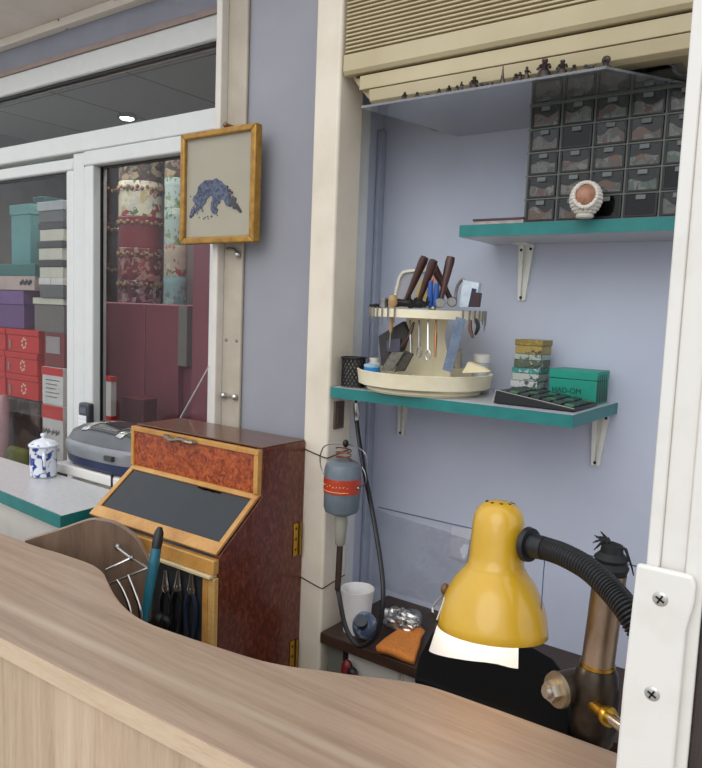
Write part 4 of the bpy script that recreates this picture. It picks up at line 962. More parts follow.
# blue silver packet and blade on the right
t = thing('packet', 'white and blue foil packet standing at the right of the carousel', 'packet', (-0.5950, 1.1800, 1.5120))
MB().prism([V((-0.6092, 1.1800, 1.5134)), V((-0.5753, 1.1800, 1.5144)), V((-0.5721, 1.1800, 1.5572)), V((-0.6041, 1.1800, 1.5623))], (0, .012, 0)).build('sleeve', M('pale blue foil', 'b4c6d4', .3, .3, h2='d8dfe4', vs=60), t)
MB().prism([V((-0.5901, 1.1780, 1.5139)), V((-0.5822, 1.1780, 1.5142)), V((-0.5763, 1.1780, 1.5464)), V((-0.5843, 1.1780, 1.5480))], (0, .0015, 0)).build('stripe', m_navy, t)
tag(MB().prism([V((-0.5797, 1.1650, 1.5139)), V((-0.5641, 1.1650, 1.5143)), V((-0.5618, 1.1650, 1.5390)), V((-0.5774, 1.1650, 1.5405))], (0, .009, 0)).build('case', M('dark red lacquer', '3a2426', .3)), 'dark red edged case in front of the foil packet', 'case')
mb = MB().tube(smoothpath([(-0.6283, 1.2000, 1.5208), (-0.6258, 1.2000, 1.5485), (-0.6164, 1.2000, 1.5633), (-0.6079, 1.2000, 1.5579)], 4), .003, 8)
tag(mb.build('shears', m_steel), 'grey steel shears behind the foil packet', 'shears')
a0, a1 = V((-0.6030, 1.1350, 1.3989)), V((-0.5774, 1.1280, 1.4939))
t = thing('steel_rule', 'grey blue steel rule leaning from tray to upper ring', 'ruler', a0)
MB().obox(a0, a1, .017, .0015, (.3, -1, 0)).build('blade', M('brushed blue steel', '8c9cb4', .35, .6, h2='74849c', vs=80), t)
mk = MB()
for k in range(14):
    q = a0.lerp(a1, .06+.065*k); mk.obox(q+V((-.0055, -.0014, 0)), q+V((-.0015, -.0014, .0006)), .0004, .0006)
mk.build('markings', m_darkc, t)
# tweezers and drills hanging in the middle
for i, (x, yb_, lab) in enumerate(((410, 357, 'thin drill hanging leftmost under the carousel ring'), (419, 356, 'looped steel hook second from left under the ring'), (428, 358, 'long tweezers with a ring end under the carousel'), (436, 356, 'straight pin vice hanging right of the tweezers'))):
    pt = {410: ((-0.6937, 1.1500, 1.4862), (-0.6820, 1.1400, 1.4220)), 419: ((-0.6744, 1.1500, 1.4869), (-0.6648, 1.1400, 1.4195)), 428: ((-0.6554, 1.1500, 1.4877), (-0.6456, 1.1400, 1.4153)), 436: ((-0.6388, 1.1500, 1.4883), (-0.6315, 1.1400, 1.4218))}[x]
    a, b2 = V(pt[0]), V(pt[1]); mt = (m_steel, m_steel, m_chrome, M('copper brown', '9a6a4a', .35, .7))[i]
    mb = MB()
    if i in (1, 2):
        mb.tube([a, a.lerp(b2, .75)], [.0018, .0026], 8)
        c_ = a.lerp(b2, .88); mb.tube([c_+V((.005*math.cos(2*PI*k/12), 0, .009*math.sin(2*PI*k/12))) for k in range(13)], .0012, 6)
    else: mb.tube([a, a.lerp(b2, .3), a.lerp(b2, .4), b2], [.0016, .0016, .0032, .0024], 8)
    tag(mb.build(('drill_bit', 'steel_hook', 'tweezers', 'pin_vice')[i], mt), lab, 'hand tool')
# needle files through the rim
for side, angs in (('left', (212, 220, 228, 236, 244, 252, 260, 268)), ('right', (335, 343, 351, 359, 367, 375, 383))):
    for k, dg in enumerate(angs):
        a = math.radians(dg); rr = .1125
        p = at(ZR-.004)+V((rr*math.cos(a), rr*math.sin(a), 0)); l = (.012, .02, .014, .024, .016, .028, .018, .022)[k] + (.004 if side == 'right' else 0)
        mb = MB().tube([p+V((0, 0, .006)), p, p-V((0, 0, l*.6)), p-V((0, 0, l))], [.0018, .0016, .0015, .0008], 6)
        tag(mb.build('needle_file', m_steel), f'thin steel needle hanging on the {side} rim of the upper ring', 'needle file', f'needles on the {side} rim of the carousel')
for i, (pts, m_, lab) in enumerate((([(-0.6849, 1.1500, 1.4828), (-0.6913, 1.1450, 1.4566), (-0.7045, 1.1400, 1.4354)], m_wbrown, 'dark brown curved stick slanting below the ring in front of the support'),
                                     ([(-0.5590, 1.1300, 1.4912), (-0.5591, 1.1280, 1.4774), (-0.5514, 1.1260, 1.4605)], M('dull red brown', '5a3428', .5), 'dull red brown tool hanging under the right of the ring'),
                                     ([(-0.5521, 1.1350, 1.4932), (-0.5450, 1.1300, 1.4797), (-0.5489, 1.1280, 1.4658)], m_dark, 'black tool end hanging under the right of the ring'))):
    pp = smoothpath(pts, 4)
    tag(MB().tube(pp, [.0022+.0016*math.sin(PI*k/(len(pp)-1)) for k in range(len(pp))], 8).build('hand_tool', m_), lab, 'hand tool')
for i, (x, lab) in enumerate(((.0, 'short dark rod tip standing at the far left of the upper ring'), (.011, 'short dark rod tip second from the left of the upper ring'), (.021, 'stubby dark rod tip third from the left of the upper ring'))):
    a = V((-0.8165, 1.2000, 1.5040))+V((x, -.012*i, 0))
    tag(MB().tube([a-V((0, 0, .004)), a+V((0, 0, .008)), a+V((0, 0, .0095))], [.0035, .004, .0025], 8).build('rod_tip', m_dark), lab, 'hand tool')
# hanging dark leather and files in the tray
t = thing('pouch', 'dark leather tool pouch standing in the carousel tray', 'pouch', (-0.7333, 1.1500, 1.3972))
MB().prism([V((-0.7538, 1.1500, 1.3957)), V((-0.7176, 1.1500, 1.3984)), V((-0.6968, 1.1500, 1.4619)), V((-0.7089, 1.1500, 1.4837)), V((-0.7636, 1.1500, 1.4528))], (0, .012, 0)).build('sheath', M('dark grey leather', '33302e', .7, var=.2, vs=60), t, bevel=.002)
MB().prism([V((-0.7383, 1.1450, 1.4237)), V((-0.7093, 1.1450, 1.4256)), V((-0.7107, 1.1450, 1.4518)), V((-0.7416, 1.1450, 1.4445))], (0, .003, 0)).build('pocket', M('slate pocket', '4a4856', .6), t, bevel=.001)
for i, (pts, lab) in enumerate(((((-0.7392, 1.1250, 1.3883), (-0.7125, 1.1250, 1.3905), (-0.6883, 1.1250, 1.4275), (-0.7143, 1.1250, 1.4258)), 'grey sandpaper stick leaning in the left of the tray'),
                               (((-0.7112, 1.1300, 1.3885), (-0.6895, 1.1300, 1.3921), (-0.6719, 1.1300, 1.4248), (-0.6916, 1.1300, 1.4309)), 'brown black sandpaper stick right of the grey one'))):
    tag(MB().prism([V(q) for q in pts], (0, .004, .0)).build('sandpaper_stick', (M('grey sandpaper', '6a675e', .9, var=.3, vs=200), M('dark sandpaper', '45413a', .9, var=.3, vs=200))[i]), lab, 'sandpaper')
a = V((-0.7773, 1.1550, 1.3800)); zt_ = z0+.0142
a.z = zt_
t = thing('jar', 'bright blue jar in the left of the carousel tray', 'jar', a)
MB().lathe([(0, 0), (.0155, 0), (.016, .002), (.016, .030), (0, .030)], a, n=24).build('body', M('bright blue plastic', '2f86c8', .3), t)
MB().lathe([(0, .0302), (.0165, .0302), (.0165, .0345), (.015, .036), (0, .036)], a, n=24).build('lid', M('pale blue lid', '9fc0d4', .35), t)
a = V((-.800, 1.195, zt_)); t = thing('bottle', 'small white bottle with a dark label behind the blue jar', 'bottle', a)
MB().lathe([(0, 0), (.012, 0), (.0125, .002), (.0125, .034), (.009, .037), (0, .037)], a, n=20).build('body', m_white, t)
MB().lathe([(.0127, .010), (.0130, .010), (.0130, .024), (.0127, .024), (.0127, .010)], a, n=20).build('label_band', m_darkc, t)
MB().lathe([(0, .0372), (.010, .0372), (.010, .045), (0, .045)], a, n=20).build('cap', M('white cap', 'e2ded0', .4), t)
# heap of silver scraps
r = random.Random(5); mb = MB()
for k in range(110):
    q = at(zt_)+V((r.gauss(.0, .03)-.02, -.078+r.gauss(0, .014), .0045+abs(r.gauss(0, .007))))
    if (q-at(q.z)).length < .115: mb.ball(q, (r.uniform(.002, .005), r.uniform(.002, .004), r.uniform(.001, .004)), 6, 4)
tag(mb.build('metal_scraps', m_chrome), 'heap of bright metal scraps in the middle of the tray', 'scraps', None, 'stuff')
tag(MB().prism([V((-0.5757, 1.1400, 1.3973)), V((-0.5244, 1.1400, 1.4033)), V((-0.5426, 1.1500, 1.4083)), V((-0.5702, 1.1500, 1.4168))], (0, .01, .001)).build('folded_paper', M('cream paper', 'd6c8a0', .6)), 'cream folded paper in the right of the carousel tray', 'paper')
a = V((-.565, 1.268, zt_)); a = V((-0.6149, 1.3000, 1.3863)); a.z = ZL+.0004
t = thing('jar', 'clear jar with a white lid behind the right of the tray', 'jar', a)
MB().lathe([(0, 0), (.017, 0), (.018, .002), (.018, .055), (.015, .060), (0, .060)], a, n=24).build('body', M('frosted jar', 'b4b6b8', .2, h2='a2a4a8', vs=30), t)
MB().lathe([(0, .0602), (.0165, .0602), (.0165, .074), (.015, .076), (0, .076)], a, n=24).build('lid', m_white, t)
tag(MB().lathe([(0, 0), (.009, 0), (.009, .028), (.006, .032), (.006, .038), (0, .038)], V((-0.6272, 1.2200, 1.3987))*1, n=14).build('vial', M('smoky vial', '8a8478', .2)), 'small smoky vial behind the steel rule', 'vial')

# small boxes stacked
YS = 1.29
xs0, xs1 = (-0.5443, 1.2900, 1.4175)[0], (-0.4921, 1.2900, 1.4213)[0]
lev = [ZL+.0004, (-0.5167, 1.2900, 1.3797)[2], (-0.5184, 1.2900, 1.4042)[2], (-0.5201, 1.2900, 1.4306)[2], (-0.5220, 1.2900, 1.4579)[2]]
cols = [('4c5658', 'c4c8c4'), ('bcbfb6', '3f8e88'), ('5a6450', 'a9b2ac'), ('a89050', '8c7a3c')]
labs = ['dark grey small box at the bottom of the little stack', 'white small box with a teal lid, second from the bottom of the stack', 'green grey small box with a pale lid, second from the top', 'mustard yellow small box topping the little stack']
for i in range(4):
    j = (-.003, -.001, .001, .002)[i]
    tt = thing('small_box', labs[i], 'box', ((xs0+xs1)/2, YS+.03, lev[i]), 'small boxes stacked on the lower shelf')
    zmid = lev[i]+(lev[i+1]-lev[i])*.58
    MB().box(xs0+j, xs1+j, YS, YS+.052, lev[i]+.0002, zmid).build('body', floral('box print %d' % i, cols[i][0], cols[i][0], '2f3c3a', cols[i][1], scale=80, edge=.52), tt, bevel=.001)
    MB().box(xs0+j-.001, xs1+j+.001, YS-.001, YS+.053, zmid+.0002, lev[i+1]-.0003).build('lid', floral('lid print %d' % i, cols[i][1], cols[i][1], cols[i][0], scale=90, edge=.5), tt, bevel=.001)
# teal box with lettering
x0, x1 = (-0.4717, 1.2900, 1.3762)[0], (-0.3840, 1.2900, 1.3843)[0]; zt_ = (-0.4344, 1.2900, 1.4071)[2]
t = thing('tool_box', 'bright teal box with dark lettering next to the little stack', 'box', ((x0+x1)/2, 1.32, ZL+.0004))
m_tb = M('bright teal card', '149880', .45, h2='108a74', vs=12)
zq = ZL+(zt_-ZL)*.72
MB().box(x0, x1, YS, YS+.07, ZL+.0006, zq).build('body', m_tb, t, bevel=.001)
MB().box(x0-.0008, x1+.0008, YS-.0008, YS+.0708, zq+.0006, zt_).build('lid', m_tb, t, bevel=.001)
text_mesh('HAD-OM', .0135, M('dark green ink', '0c4038', .6), t, (x0+.006, YS-.0006, ZL+.018), Matrix.Rotation(PI/2, 3, 'X'), 'lettering')
e = MB()
for k in range(5):
    e.prism([(x1+.001, YS+.004+.013*k, ZL+.004), (x1+.001, YS+.010+.013*k, ZL+.004), (x1+.001, YS+.004+.013*k-.004, zt_-.006), (x1+.001, YS-.002+.013*k, zt_-.006)], (.0004, 0, 0))
e.build('side_print', M('olive print', '40463a', .6), t)

# desk calculator with sloping face
t = thing('calculator', 'black desk calculator with a silver edge at the front of the lower shelf', 'calculator', (-.45, 1.22, ZL+.0004))
kx0, kx1, ky0, ky1 = -.518, -.379, 1.160, 1.284; zl, zr_ = ZL+.024, ZL+.006
MB().prism([(kx0-.004, ky0, ZL+.0008), (kx0, ky0, zl), (kx1, ky0, zr_), (kx1, ky0, ZL+.0008)], (0, ky1-ky0, 0)).build('body', m_blackp, t, bevel=.002)
MB().obox((kx0-.0045, ky0-.0006, ZL+.002), (kx0, ky0-.0006, zl+.0006), .0014, .0016, (0, 1, 0)).obox((kx0, ky0-.0006, zl+.0006), (kx1, ky0-.0006, zr_+.0006), .0014, .0014, (0, 1, 0)).build('silver_edge', m_chrome, t)
for i in range(6):
    for j in range(6):
        u0 = .16+.14*i; x = kx0+(kx1-kx0)*u0; z = zl+(zr_-zl)*u0; x2 = x+.0135; z2 = z+(zr_-zl)*(.0135/(kx1-kx0)); y_ = ky0+.008+.0185*j
        MB().prism([(x, y_, z+.0008), (x2, y_, z2+.0008), (x2, y_+.0135, z2+.0008), (x, y_+.0135, z+.0008)], (0.0003, 0, .0028)).build('key', M('charcoal keys', '3a4240', .4) if (i+2*j) % 5 else M('dull green keys', '4a7a5c', .4), t)

# ------------------------------------------------------------------ flexible shaft motor
mc = V((-.795, 1.095, 0))
t = thing('flex_shaft_motor', 'grey hanging motor with a red label and a black flexible shaft', 'motor', (mc.x, mc.y, 1.02))
m_grey = M('blue grey enamel', '78828a', .38, .2, h2='68727a', vs=20)
def ml(prof, name, m): return MB().lathe(prof, mc, n=32).build(name, m, t)
body = MB().lathe([(0, 1.107), (.018, 1.107), (.032, 1.114), (.0350, 1.122), (.0358, 1.195), (.033, 1.206), (.024, 1.212), (0, 1.213)], mc, n=36).build('housing', m_grey, t)
MB().lathe([(.0360, 1.153), (.0365, 1.153), (.0365, 1.181), (.0360, 1.181), (.0360, 1.153)], mc, n=36).build('label_band', M('red label', 'b03a22', .35, h2='c4562c', vs=30, lo=.5), body)
gs = MB()
for k in range(9):
    a = -2.25+.19*k; q = lambda da, z: mc+V((.0368*math.cos(a+da), .0368*math.sin(a+da), z))
    gs.tube([q(0, 1.1655+.002*(k % 2)), q(.03, 1.170-.002*(k % 3)), q(.09, 1.1665+.003*(k % 2))], .0006, 5)
gs.tube([mc+V((.0368*math.cos(-2.4+.15*k), .0368*math.sin(-2.4+.15*k), 1.1575)) for k in range(13)], .0007, 5)
gs.build('label_script', M('pale gold ink', 'e0b070', .4), body)
ml([(0, 1.1065), (.012, 1.1065), (.013, 1.09), (.0115, 1.072), (.0095, 1.048), (.007, 1.045), (0, 1.045)], 'nozzle', M('grey beige rubber', '9a988a', .5))
MB().tube([mc+V((0, 0, 1.0445)), mc+V((-.001, 0, .985)), mc+V((-.002, 0, .955))], [.0062, .0062, .0058], 12).build('sleeve', M('dark brown sleeve', '3a2c24', .5), t)
# hanger wire
hw = smoothpath([mc+V((-.0375, 0, 1.165)), mc+V((-.056, 0, 1.20)), mc+V((-.045, 0, 1.235)), mc+V((0, .01, 1.243)), mc+V((.045, 0, 1.238)), mc+V((.056, 0, 1.22))], 5)
hw2 = smoothpath([mc+V((.0375, 0, 1.165)), mc+V((.054, 0, 1.178)), mc+V((.052, 0, 1.196)), mc+V((.043, .002, 1.206))], 5)
MB().tube(hw, .0013, 6).tube(hw2, .0011, 6).ball(mc+V((-.0378, 0, 1.165)), .004, 8, 6).ball(mc+V((.0378, 0, 1.165)), .004, 8, 6).build('hanger_wire', m_steel, t)
MB().tube([mc+V((.016*math.cos(k*.8), .014*math.sin(k*.8), 1.214+.0011*k)) for k in range(22)], .0012, 6).build('coiled_wire', M('reddish copper wire', '8a4a3a', .4, .7), t)
MB().ball(mc+V((0, .006, 1.245)), (.006, .006, .008), 8, 6).build('hanger_knot', m_dark, t)
cab = smoothpath([mc+V((-.002, 0, .955)), (-0.7857, 1.0850, 0.9504), (-0.7616, 1.0750, 0.9004), (-0.7333, 1.0700, 0.8751), (-0.7082, 1.0700, 0.8791), (-0.6829, 1.0700, 0.9121), (-0.6814, 1.0800, 0.9706), (-0.7019, 1.1000, 1.0268), (-0.7472, 1.1300, 1.1174), (-0.7902, 1.1600, 1.1844), (-0.8226, 1.1850, 1.2375), (-0.8413, 1.2000, 1.2749)], 8)
MB().tube(cab, .0047, 10).build('flexible_shaft', m_blackr, t)
e0, e1 = V((-0.8413, 1.2000, 1.2749)), V((-0.8445, 1.2000, 1.3142))
MB().tube([e0, e0.lerp(e1, .3), e0.lerp(e1, .35), e0.lerp(e1, .9)], [.0062, .0062, .0072, .0066], 12).build('handpiece', m_chrome, t)
MB().tube([e0.lerp(e1, .9), V((e1.x, e1.y, 1.3255))], .003, 8).build('shaft_end', m_dark, t)

# ------------------------------------------------------------------ brown shelf under, with things
t = thing('work_shelf', 'dark brown wooden shelf low in the recess', 'shelf', (-.4, 1.25, .818))
ZB = .84
MB().box(-.857, .29, 1.122, 1.379, ZB-.022, ZB).build('board', wood('dark brown board', '2e201a', '3e2c24', '4c382e', (1.5, 12, 12), 4, .4), t, bevel=.002)
MB().box(-.80, .28, 1.145, 1.16, 0, ZB-.0225).build('back_rail', M('white panel with drip stains', 'c9c5bc', .6, h2='8a7c70', vs=26, lo=.62, hi=.72, scale=(1.6, 1, .35)), t)
tag(MB().box(-.857, -.818, 1.15, 1.28, .0, .815).build('upright_board', M('grey green board', '6c6c62', .6), bevel=.002), 'grey green upright board under the left end of the brown shelf', 'board')
a = V((-0.7879, 1.1250, 0.7852))
tag(MB().ball(a, (.013, .010, .018), 12, 8).ball(a+V((.014, 0, -.008)), (.012, .010, .014), 12, 8).cyl(a-V((0, 0, .5)), a, .012).build('red_pouch', M('red and black pouch', '7a1c1c', .5, h2='161416', vs=40, lo=.45, hi=.55)), 'small red and black pouch under the brown shelf', 'pouch')
c = V((-.806, 1.178, ZB+.0004))
t = thing('paper_cup', 'white tapered cup on the brown shelf behind the hose', 'cup', c)
MB().lathe([(0, 0), (.027, 0), (.0335, .086), (.0345, .088), (.0345, .0905), (.0325, .0905), (.0318, .084), (.0255, .003), (0, .003)], c, n=32).build('cup', M('white cup card', 'eceae6', .5, h2='d8d6d2', vs=14, lo=.45, hi=.8), t)
a = V((-0.7682, 1.1526, 0.8400)); a.z = ZB
t = thing('glass_bottle', 'blue tinted glass bottle lying inside the hose loop', 'bottle', a)
ax = V((.35, -1, .35)).normalized(); cb = a+V((0, 0, .030))
q = MB().ball(cb, (.0255, .0255, .0285), 20, 14).build('body', M('slate blue glass', '46566e', .08, coat=.6, h2='9aa8c0', vs=60, lo=.5, hi=.75), t)
MB().tube([cb+ax*.018+V((0, 0, .004)), cb+ax*.032+V((0, 0, .014))], [.012, .013], 14).build('neck', M('dark bottle neck', '2c3038', .15), t)
r = random.Random(3)
def crump(u, v):
    th = 2*PI*u; ph = PI*v; rr = 1+.10*math.sin(5*th+3*ph)+.08*math.sin(11*th-7*ph)+.07*r.uniform(-1, 1)
    return fo+V((.044*rr*math.sin(ph)*math.cos(th), .026*rr*math.sin(ph)*math.sin(th), .022*rr*math.cos(ph)))
fo = V((-0.7331, 1.2178, 0.8400))+V((0, .012, .026))
tag(MB().grid(crump, 30, 16).build('foil_bundle', M('crumpled foil', 'b8b6b2', .25, .9, var=.25, vs=60), smooth=0), 'crumpled silver foil bundle on the brown shelf', 'foil')
c = V((-0.7223, 1.2638, 0.8400)); c.z = ZB+.02
tag(MB().lathe([(.0, -.012), (.018, -.012), (.02, -.008), (.02, .012), (.017, .012), (.016, -.006), (0, -.008)], c, axis=(-.5, -.9, .25), n=24).build('steel_dish', m_steel), 'round steel dish leaning beside the foil bundle', 'dish')
cl = [V((-0.7143, 1.1156, 0.8400)), V((-0.6353, 1.1260, 0.8400)), V((-0.6833, 1.2424, 0.8400)), V((-0.7262, 1.2419, 0.8400))]
def cloth(u, v):
    p = cl[0].lerp(cl[1], u).lerp(cl[3].lerp(cl[2], u), v)
    return p+V((0, 0, .011+.003*math.sin(5*u+2*v)*math.sin(4*v+1)+.0015*math.sin(11*u*v)))
tag(MB().grid(cloth, 18, 18).build('orange_cloth', M('orange towelling', 'e08c40', .9, h2='d07a30', vs=160, bump=.6), solid=.014, bevel=0), 'folded orange cloth on the brown shelf', 'cloth')

# clear film on the back wall
r = random.Random(9)
def film(u, v):
    x = -.90+.26*u; z = .855+(.185-.02*u)*v
    return (x, YW-.006-.004*math.sin(14*u+5*v)*math.sin(9*v-6*u)-.002*abs(math.sin(21*u-13*v+2*math.sin(9*v)))-.0015*abs(math.sin(37*v+19*u))-.001*r.random(), z)
tag(MB().grid(film, 40, 30).build('plastic_film', clear('wrinkled clear film', 'f4f5f6', 2.6, 1.5, .12, .06, 'f0f2f8')), 'wrinkled clear plastic film on the wall above the brown shelf', 'plastic film')
tag(MB().prism([V((-0.6977, 1.3735, 1.0408)), V((-0.6499, 1.3735, 1.0443)), V((-0.6595, 1.3735, 0.9690)), V((-0.7010, 1.3735, 0.9726))], (0, .001, 0)).build('paper_scrap', M('pale lilac paper', 'd0d2dc', .6)), 'pale paper scrap under the film left of the lamp', 'paper')

# ------------------------------------------------------------------ black work board, pole, lamp
t = thing('work_pad', 'black work pad on the bench right under the lamp', 'work pad', (-.34, .83, 1.03))
pad = [(-.42, .748), (-.224, .75), (-.24, .80), (-.258, .845), (-.275, .88), (-.30, .91), (-.335, .925), (-.40, .91), (-.468, .878), (-.445, .80)]
MB().prism([(a, b2, 1.036) for a, b2 in pad], (0, 0, .012)).build('pad', M('black leather', '060606', .7, spec=.12, var=.2, vs=60), t, bevel=.004)
MB().box(-.43, -.26, .77, .90, 0, 1.0355).build('pedestal', m_blackp, t)

px0, py0 = -.207, .772
t = thing('vice_post', 'worn brass steel pole rising from a black clamp by the white bracket', 'pole', (px0, py0, 1.02))
m_pole = M('worn bronze steel', 'b09c88', .32, .85, h2='8a745e', vs=24, scale=(1, 1, .5))
MB().lathe([(0, 0), (.0172, 0), (.0172, .107), (0, .107)], (px0, py0, 1.1245), (.055, 0, 1), n=32).build('tube', m_pole, t)
MB().lathe([(0, 1.03), (.016, 1.03), (.0225, 1.040), (.0245, 1.06), (.0245, 1.10), (.022, 1.118), (.0185, 1.124), (0, 1.1242)], (px0, py0, 0), n=32).build('clamp_body', M('blackened iron', '332c26', .36, .8, h2='4c4238', vs=40), t)
MB().lathe([(.0176, 1.1246), (.0186, 1.1246), (.0186, 1.128), (.0176, 1.128), (.0176, 1.1246)], (px0, py0, 0), n=32).build('bright_ring', m_brass, t)
MB().lathe([(0, 0), (.008, 0), (.008, .175), (0, .175)], (px0, py0+.03, .85), n=12).build('stem', m_dark, t)
hub = V((-0.2428, 0.7520, 1.0921)); ba = V((.50, .86, 0))
MB().tube([hub+ba*.002, hub+ba*.045], .0185, 24).build('clamp_arm', M('dark bronze', '5a5046', .4, .8), t)
MB().tube([hub-ba*.003, hub+ba*.0018], [.0185, .020], 28).build('washer', M('worn brass steel', '9a8c74', .35, .8), t)
MB().tube([hub-ba*.012, hub-ba*.0032], .0115, 6).tube([hub-ba*.017, hub-ba*.0122], [.006, .007], 14).build('hex_nut', M('steel nut', 'b4aea4', .3, .9), t)
s0 = V((-0.1960, 0.7460, 1.0901)); s1 = V((-0.1615, 0.7150, 1.0970)); d_ = s1-s0
MB().tube([s0-d_*.2, s0+d_*.3], .0068, 18).tube([s0+d_*.3, s0+d_*.42, s0+d_*.5], [.0095, .0105, .0095], 20).build('side_bolt', m_brass, t)
MB().tube([s0+d_*.5, s1], .0062, 16).build('bolt_shank', m_chrome, t)
# frayed black rag tied at the top of the pole
r = random.Random(11); tp_ = V((px0+.0058, py0, 1.2316))
mb = MB().lathe([(0, 0), (.017, 0), (.019, .006), (.016, .012), (.018, .016), (.012, .022), (.011, .03), (0, .034)], tp_, n=18)
for k in range(12):
    a = r.uniform(2.2, 4.6); l = r.uniform(.008, .02)
    mb.tube([tp_+V((0, 0, .026)), tp_+V((l*.7*math.cos(a), l*.5*math.sin(a), .034)), tp_+V((l*1.3*math.cos(a), l*math.sin(a), .026+r.uniform(-.006, .012)))], [.003, .0018, .0006], 5)
mb.tube([tp_+V((.004, 0, .03)), tp_+V((.014, 0, .028)), tp_+V((.021, 0, .012)), tp_+V((.024, 0, .002))], [.003, .0018, .001, .0006], 6)
tag(mb.build('frayed_cord', M('black frayed cord', '16181a', .6)), 'frayed black cord knotted on top of the pole', 'cord')

# desk lamp
LD = .82
rc = V((-0.3185, 0.7407, 1.1435)); tc = V((-0.3268, 0.7605, 1.2891))
axis = (tc-rc).normalized(); HL = (tc-rc).length; k_ = .82/716.35
t = thing('desk_lamp', 'yellow gooseneck desk lamp hanging over the black work pad', 'lamp', (-.10, .66, 1.0505))
pf = [(0, 0), (8, .6), (15, 3), (20.5, 8), (24, 14), (25.6, 22), (26.3, 40), (27, 58), (28, 66), (29.5, 69), (34, 75), (39, 81), (44.5, 91), (49, 102), (52.5, 114), (54.3, 124), (54.8, 132)]
m_yel = M('mustard yellow enamel', 'd0a428', .3, h2='c69a22', vs=30, coat=.5, lo=.3, hi=.8)
sc_ = HL/132
prof = [(r_*k_, HL-h_*sc_) for r_, h_ in pf]
shade = MB().lathe(prof + [(r_*k_-.0012 if r_ > 2 else 0, HL-h_*sc_-.0012) for r_, h_ in pf[::-1]], rc, axis, n=64).build('shade', m_yel, t, smooth=50)
vh = MB(); qx = axis.cross(V((0, 1, 0))).normalized(); qy = axis.cross(qx)
for k in range(9):
    a = 2*PI*k/9; p = rc+axis*(HL-2.2*sc_*1.0)+(qx*math.cos(a)+qy*math.sin(a))*13.0*k_
    vh.tube([p-axis*.001, p+axis*.0004], .0022, 10)
vh.build('vent_holes', m_blackp, shade)
MB().lathe([(29.2*k_, HL-68.2*sc_), (30.2*k_, HL-69.0*sc_), (30.5*k_, HL-69.8*sc_), (29.2*k_, HL-69.6*sc_), (29.2*k_, HL-68.2*sc_)], rc, axis, n=64).build('ridge', m_yel, shade)
bm_ = emit('warm lamp bulb', 'fff8ee', 3)
MB().ball(rc+axis*.040, (.022, .022, .026), 20, 14).build('bulb', bm_, t)
MB().tube([rc+axis*.066, rc+axis*.10], .013, 16).build('lamp_holder', m_blackp, t)
# clip and switch on the left of the shade
cl0 = V((-0.3779, 0.7112, 1.1492)); cl1 = V((-0.3718, 0.7188, 1.1750))
MB().tube(smoothpath([cl0, V((-0.3846, 0.7199, 1.1578)), cl1, V((-0.3660, 0.7106, 1.1744)), V((-0.3681, 0.7002, 1.1535))], 5), .0012, 6).build('wire_clip', m_chrome, t)
MB().obox(V((-0.3798, 0.7045, 1.1558)), V((-0.3701, 0.7043, 1.1479)), .006, .005).build('clip_pad', m_blackp, t)
MB().ball((-0.3742, 0.7276, 1.1801), (.005, .006, .007), 12, 8).build('switch', M('brown knob', '6a4a2a', .4), t)
# white paper guard hanging under the front rim
m, nt, b, out = base('white paper guard'); nt.nodes.remove(b)
d1 = nt.nodes.new('ShaderNodeBsdfDiffuse'); d1.inputs[0].default_value = (.9, .89, .86, 1)
t1 = nt.nodes.new('ShaderNodeBsdfTranslucent'); t1.inputs[0].default_value = (.9, .89, .84, 1)
mx = nt.nodes.new('ShaderNodeMixShader'); mx.inputs[0].default_value = .55
nt.links.new(d1.outputs[0], mx.inputs[1]); nt.links.new(t1.outputs[0], mx.inputs[2]); nt.links.new(mx.outputs[0], out.inputs[0])
vdir = V((rc.x, rc.y, 0)).normalized()               # horizontal direction from viewer's side of the lamp
left = V((-vdir.y, vdir.x, 0)); 
left = left - axis*left.dot(axis); left.normalize(); frontd = axis.cross(left); 
if frontd.dot(vdir) > 0: frontd = -frontd
def guard(u, v):
    a = math.radians(-44 + 162*u)                     # from the left end round to the front right
    rad = 53.0*k_
    dl = (40-24*min(1, u*1.15)-4*math.sin(PI*min(1, max(0, (u-.05)*1.1))))*k_
    if u > .8: dl += .004*(u-.8)/.2
    flare = 1+.20*v*max(0, 1-1.6*u)+.04*v
    return rc + (left*math.cos(a)+frontd*math.sin(a))*rad*flare + axis*(4*k_ - (dl+4*k_)*v)
MB().grid(guard, 40, 8).build('paper_guard', m, t)
# gooseneck
g0 = V((-0.2923, 0.7480, 1.2490))
gp = smoothpath([g0+V((.016, 0, 0)), (-0.2606, 0.7401, 1.2514), (-0.2354, 0.7274, 1.2529), (-0.2052, 0.7115, 1.2497), (-0.1776, 0.6931, 1.2408), (-0.1557, 0.6764, 1.2296), (-0.1360, 0.6687, 1.2039), (-0.1253, 0.6708, 1.1591), V((-.095, .665, 1.075))], 26)
rr_ = [(.0125 if i % 3 else .0108) for i in range(len(gp))]
MB().tube(gp[8:], rr_[8:], 16).build('gooseneck', m_blackr, t, smooth=20)
sd = (V((-0.2606, 0.7401, 1.2514))-g0).normalized()
MB().tube([g0+sd*.004, g0+sd*.007, g0+sd*.0125, g0+sd*.013], [.0165, .0195, .0185, .0142], 24).tube([g0+sd*.0132, g0+sd*.030], [.0135, .0128], 20).build('collar', m_blackp, t)
MB().lathe([(0, 0), (.030, 0), (.030, .006), (.018, .012), (.013, .028), (0, .028)], (-.095, .665, 1.0505), n=28).build('base', m_blackp, t)
tag(MB().tube([(-0.2668, 0.7526, 1.2388), (-0.2661, 0.7497, 1.2124), (-0.2647, 0.7463, 1.1773), (-0.2652, 0.7539, 1.1421)], .0006, 6).build('thread', M('blue thread', '3a5a80', .6)), 'thin blue thread hanging beside the lamp shade', 'thread')

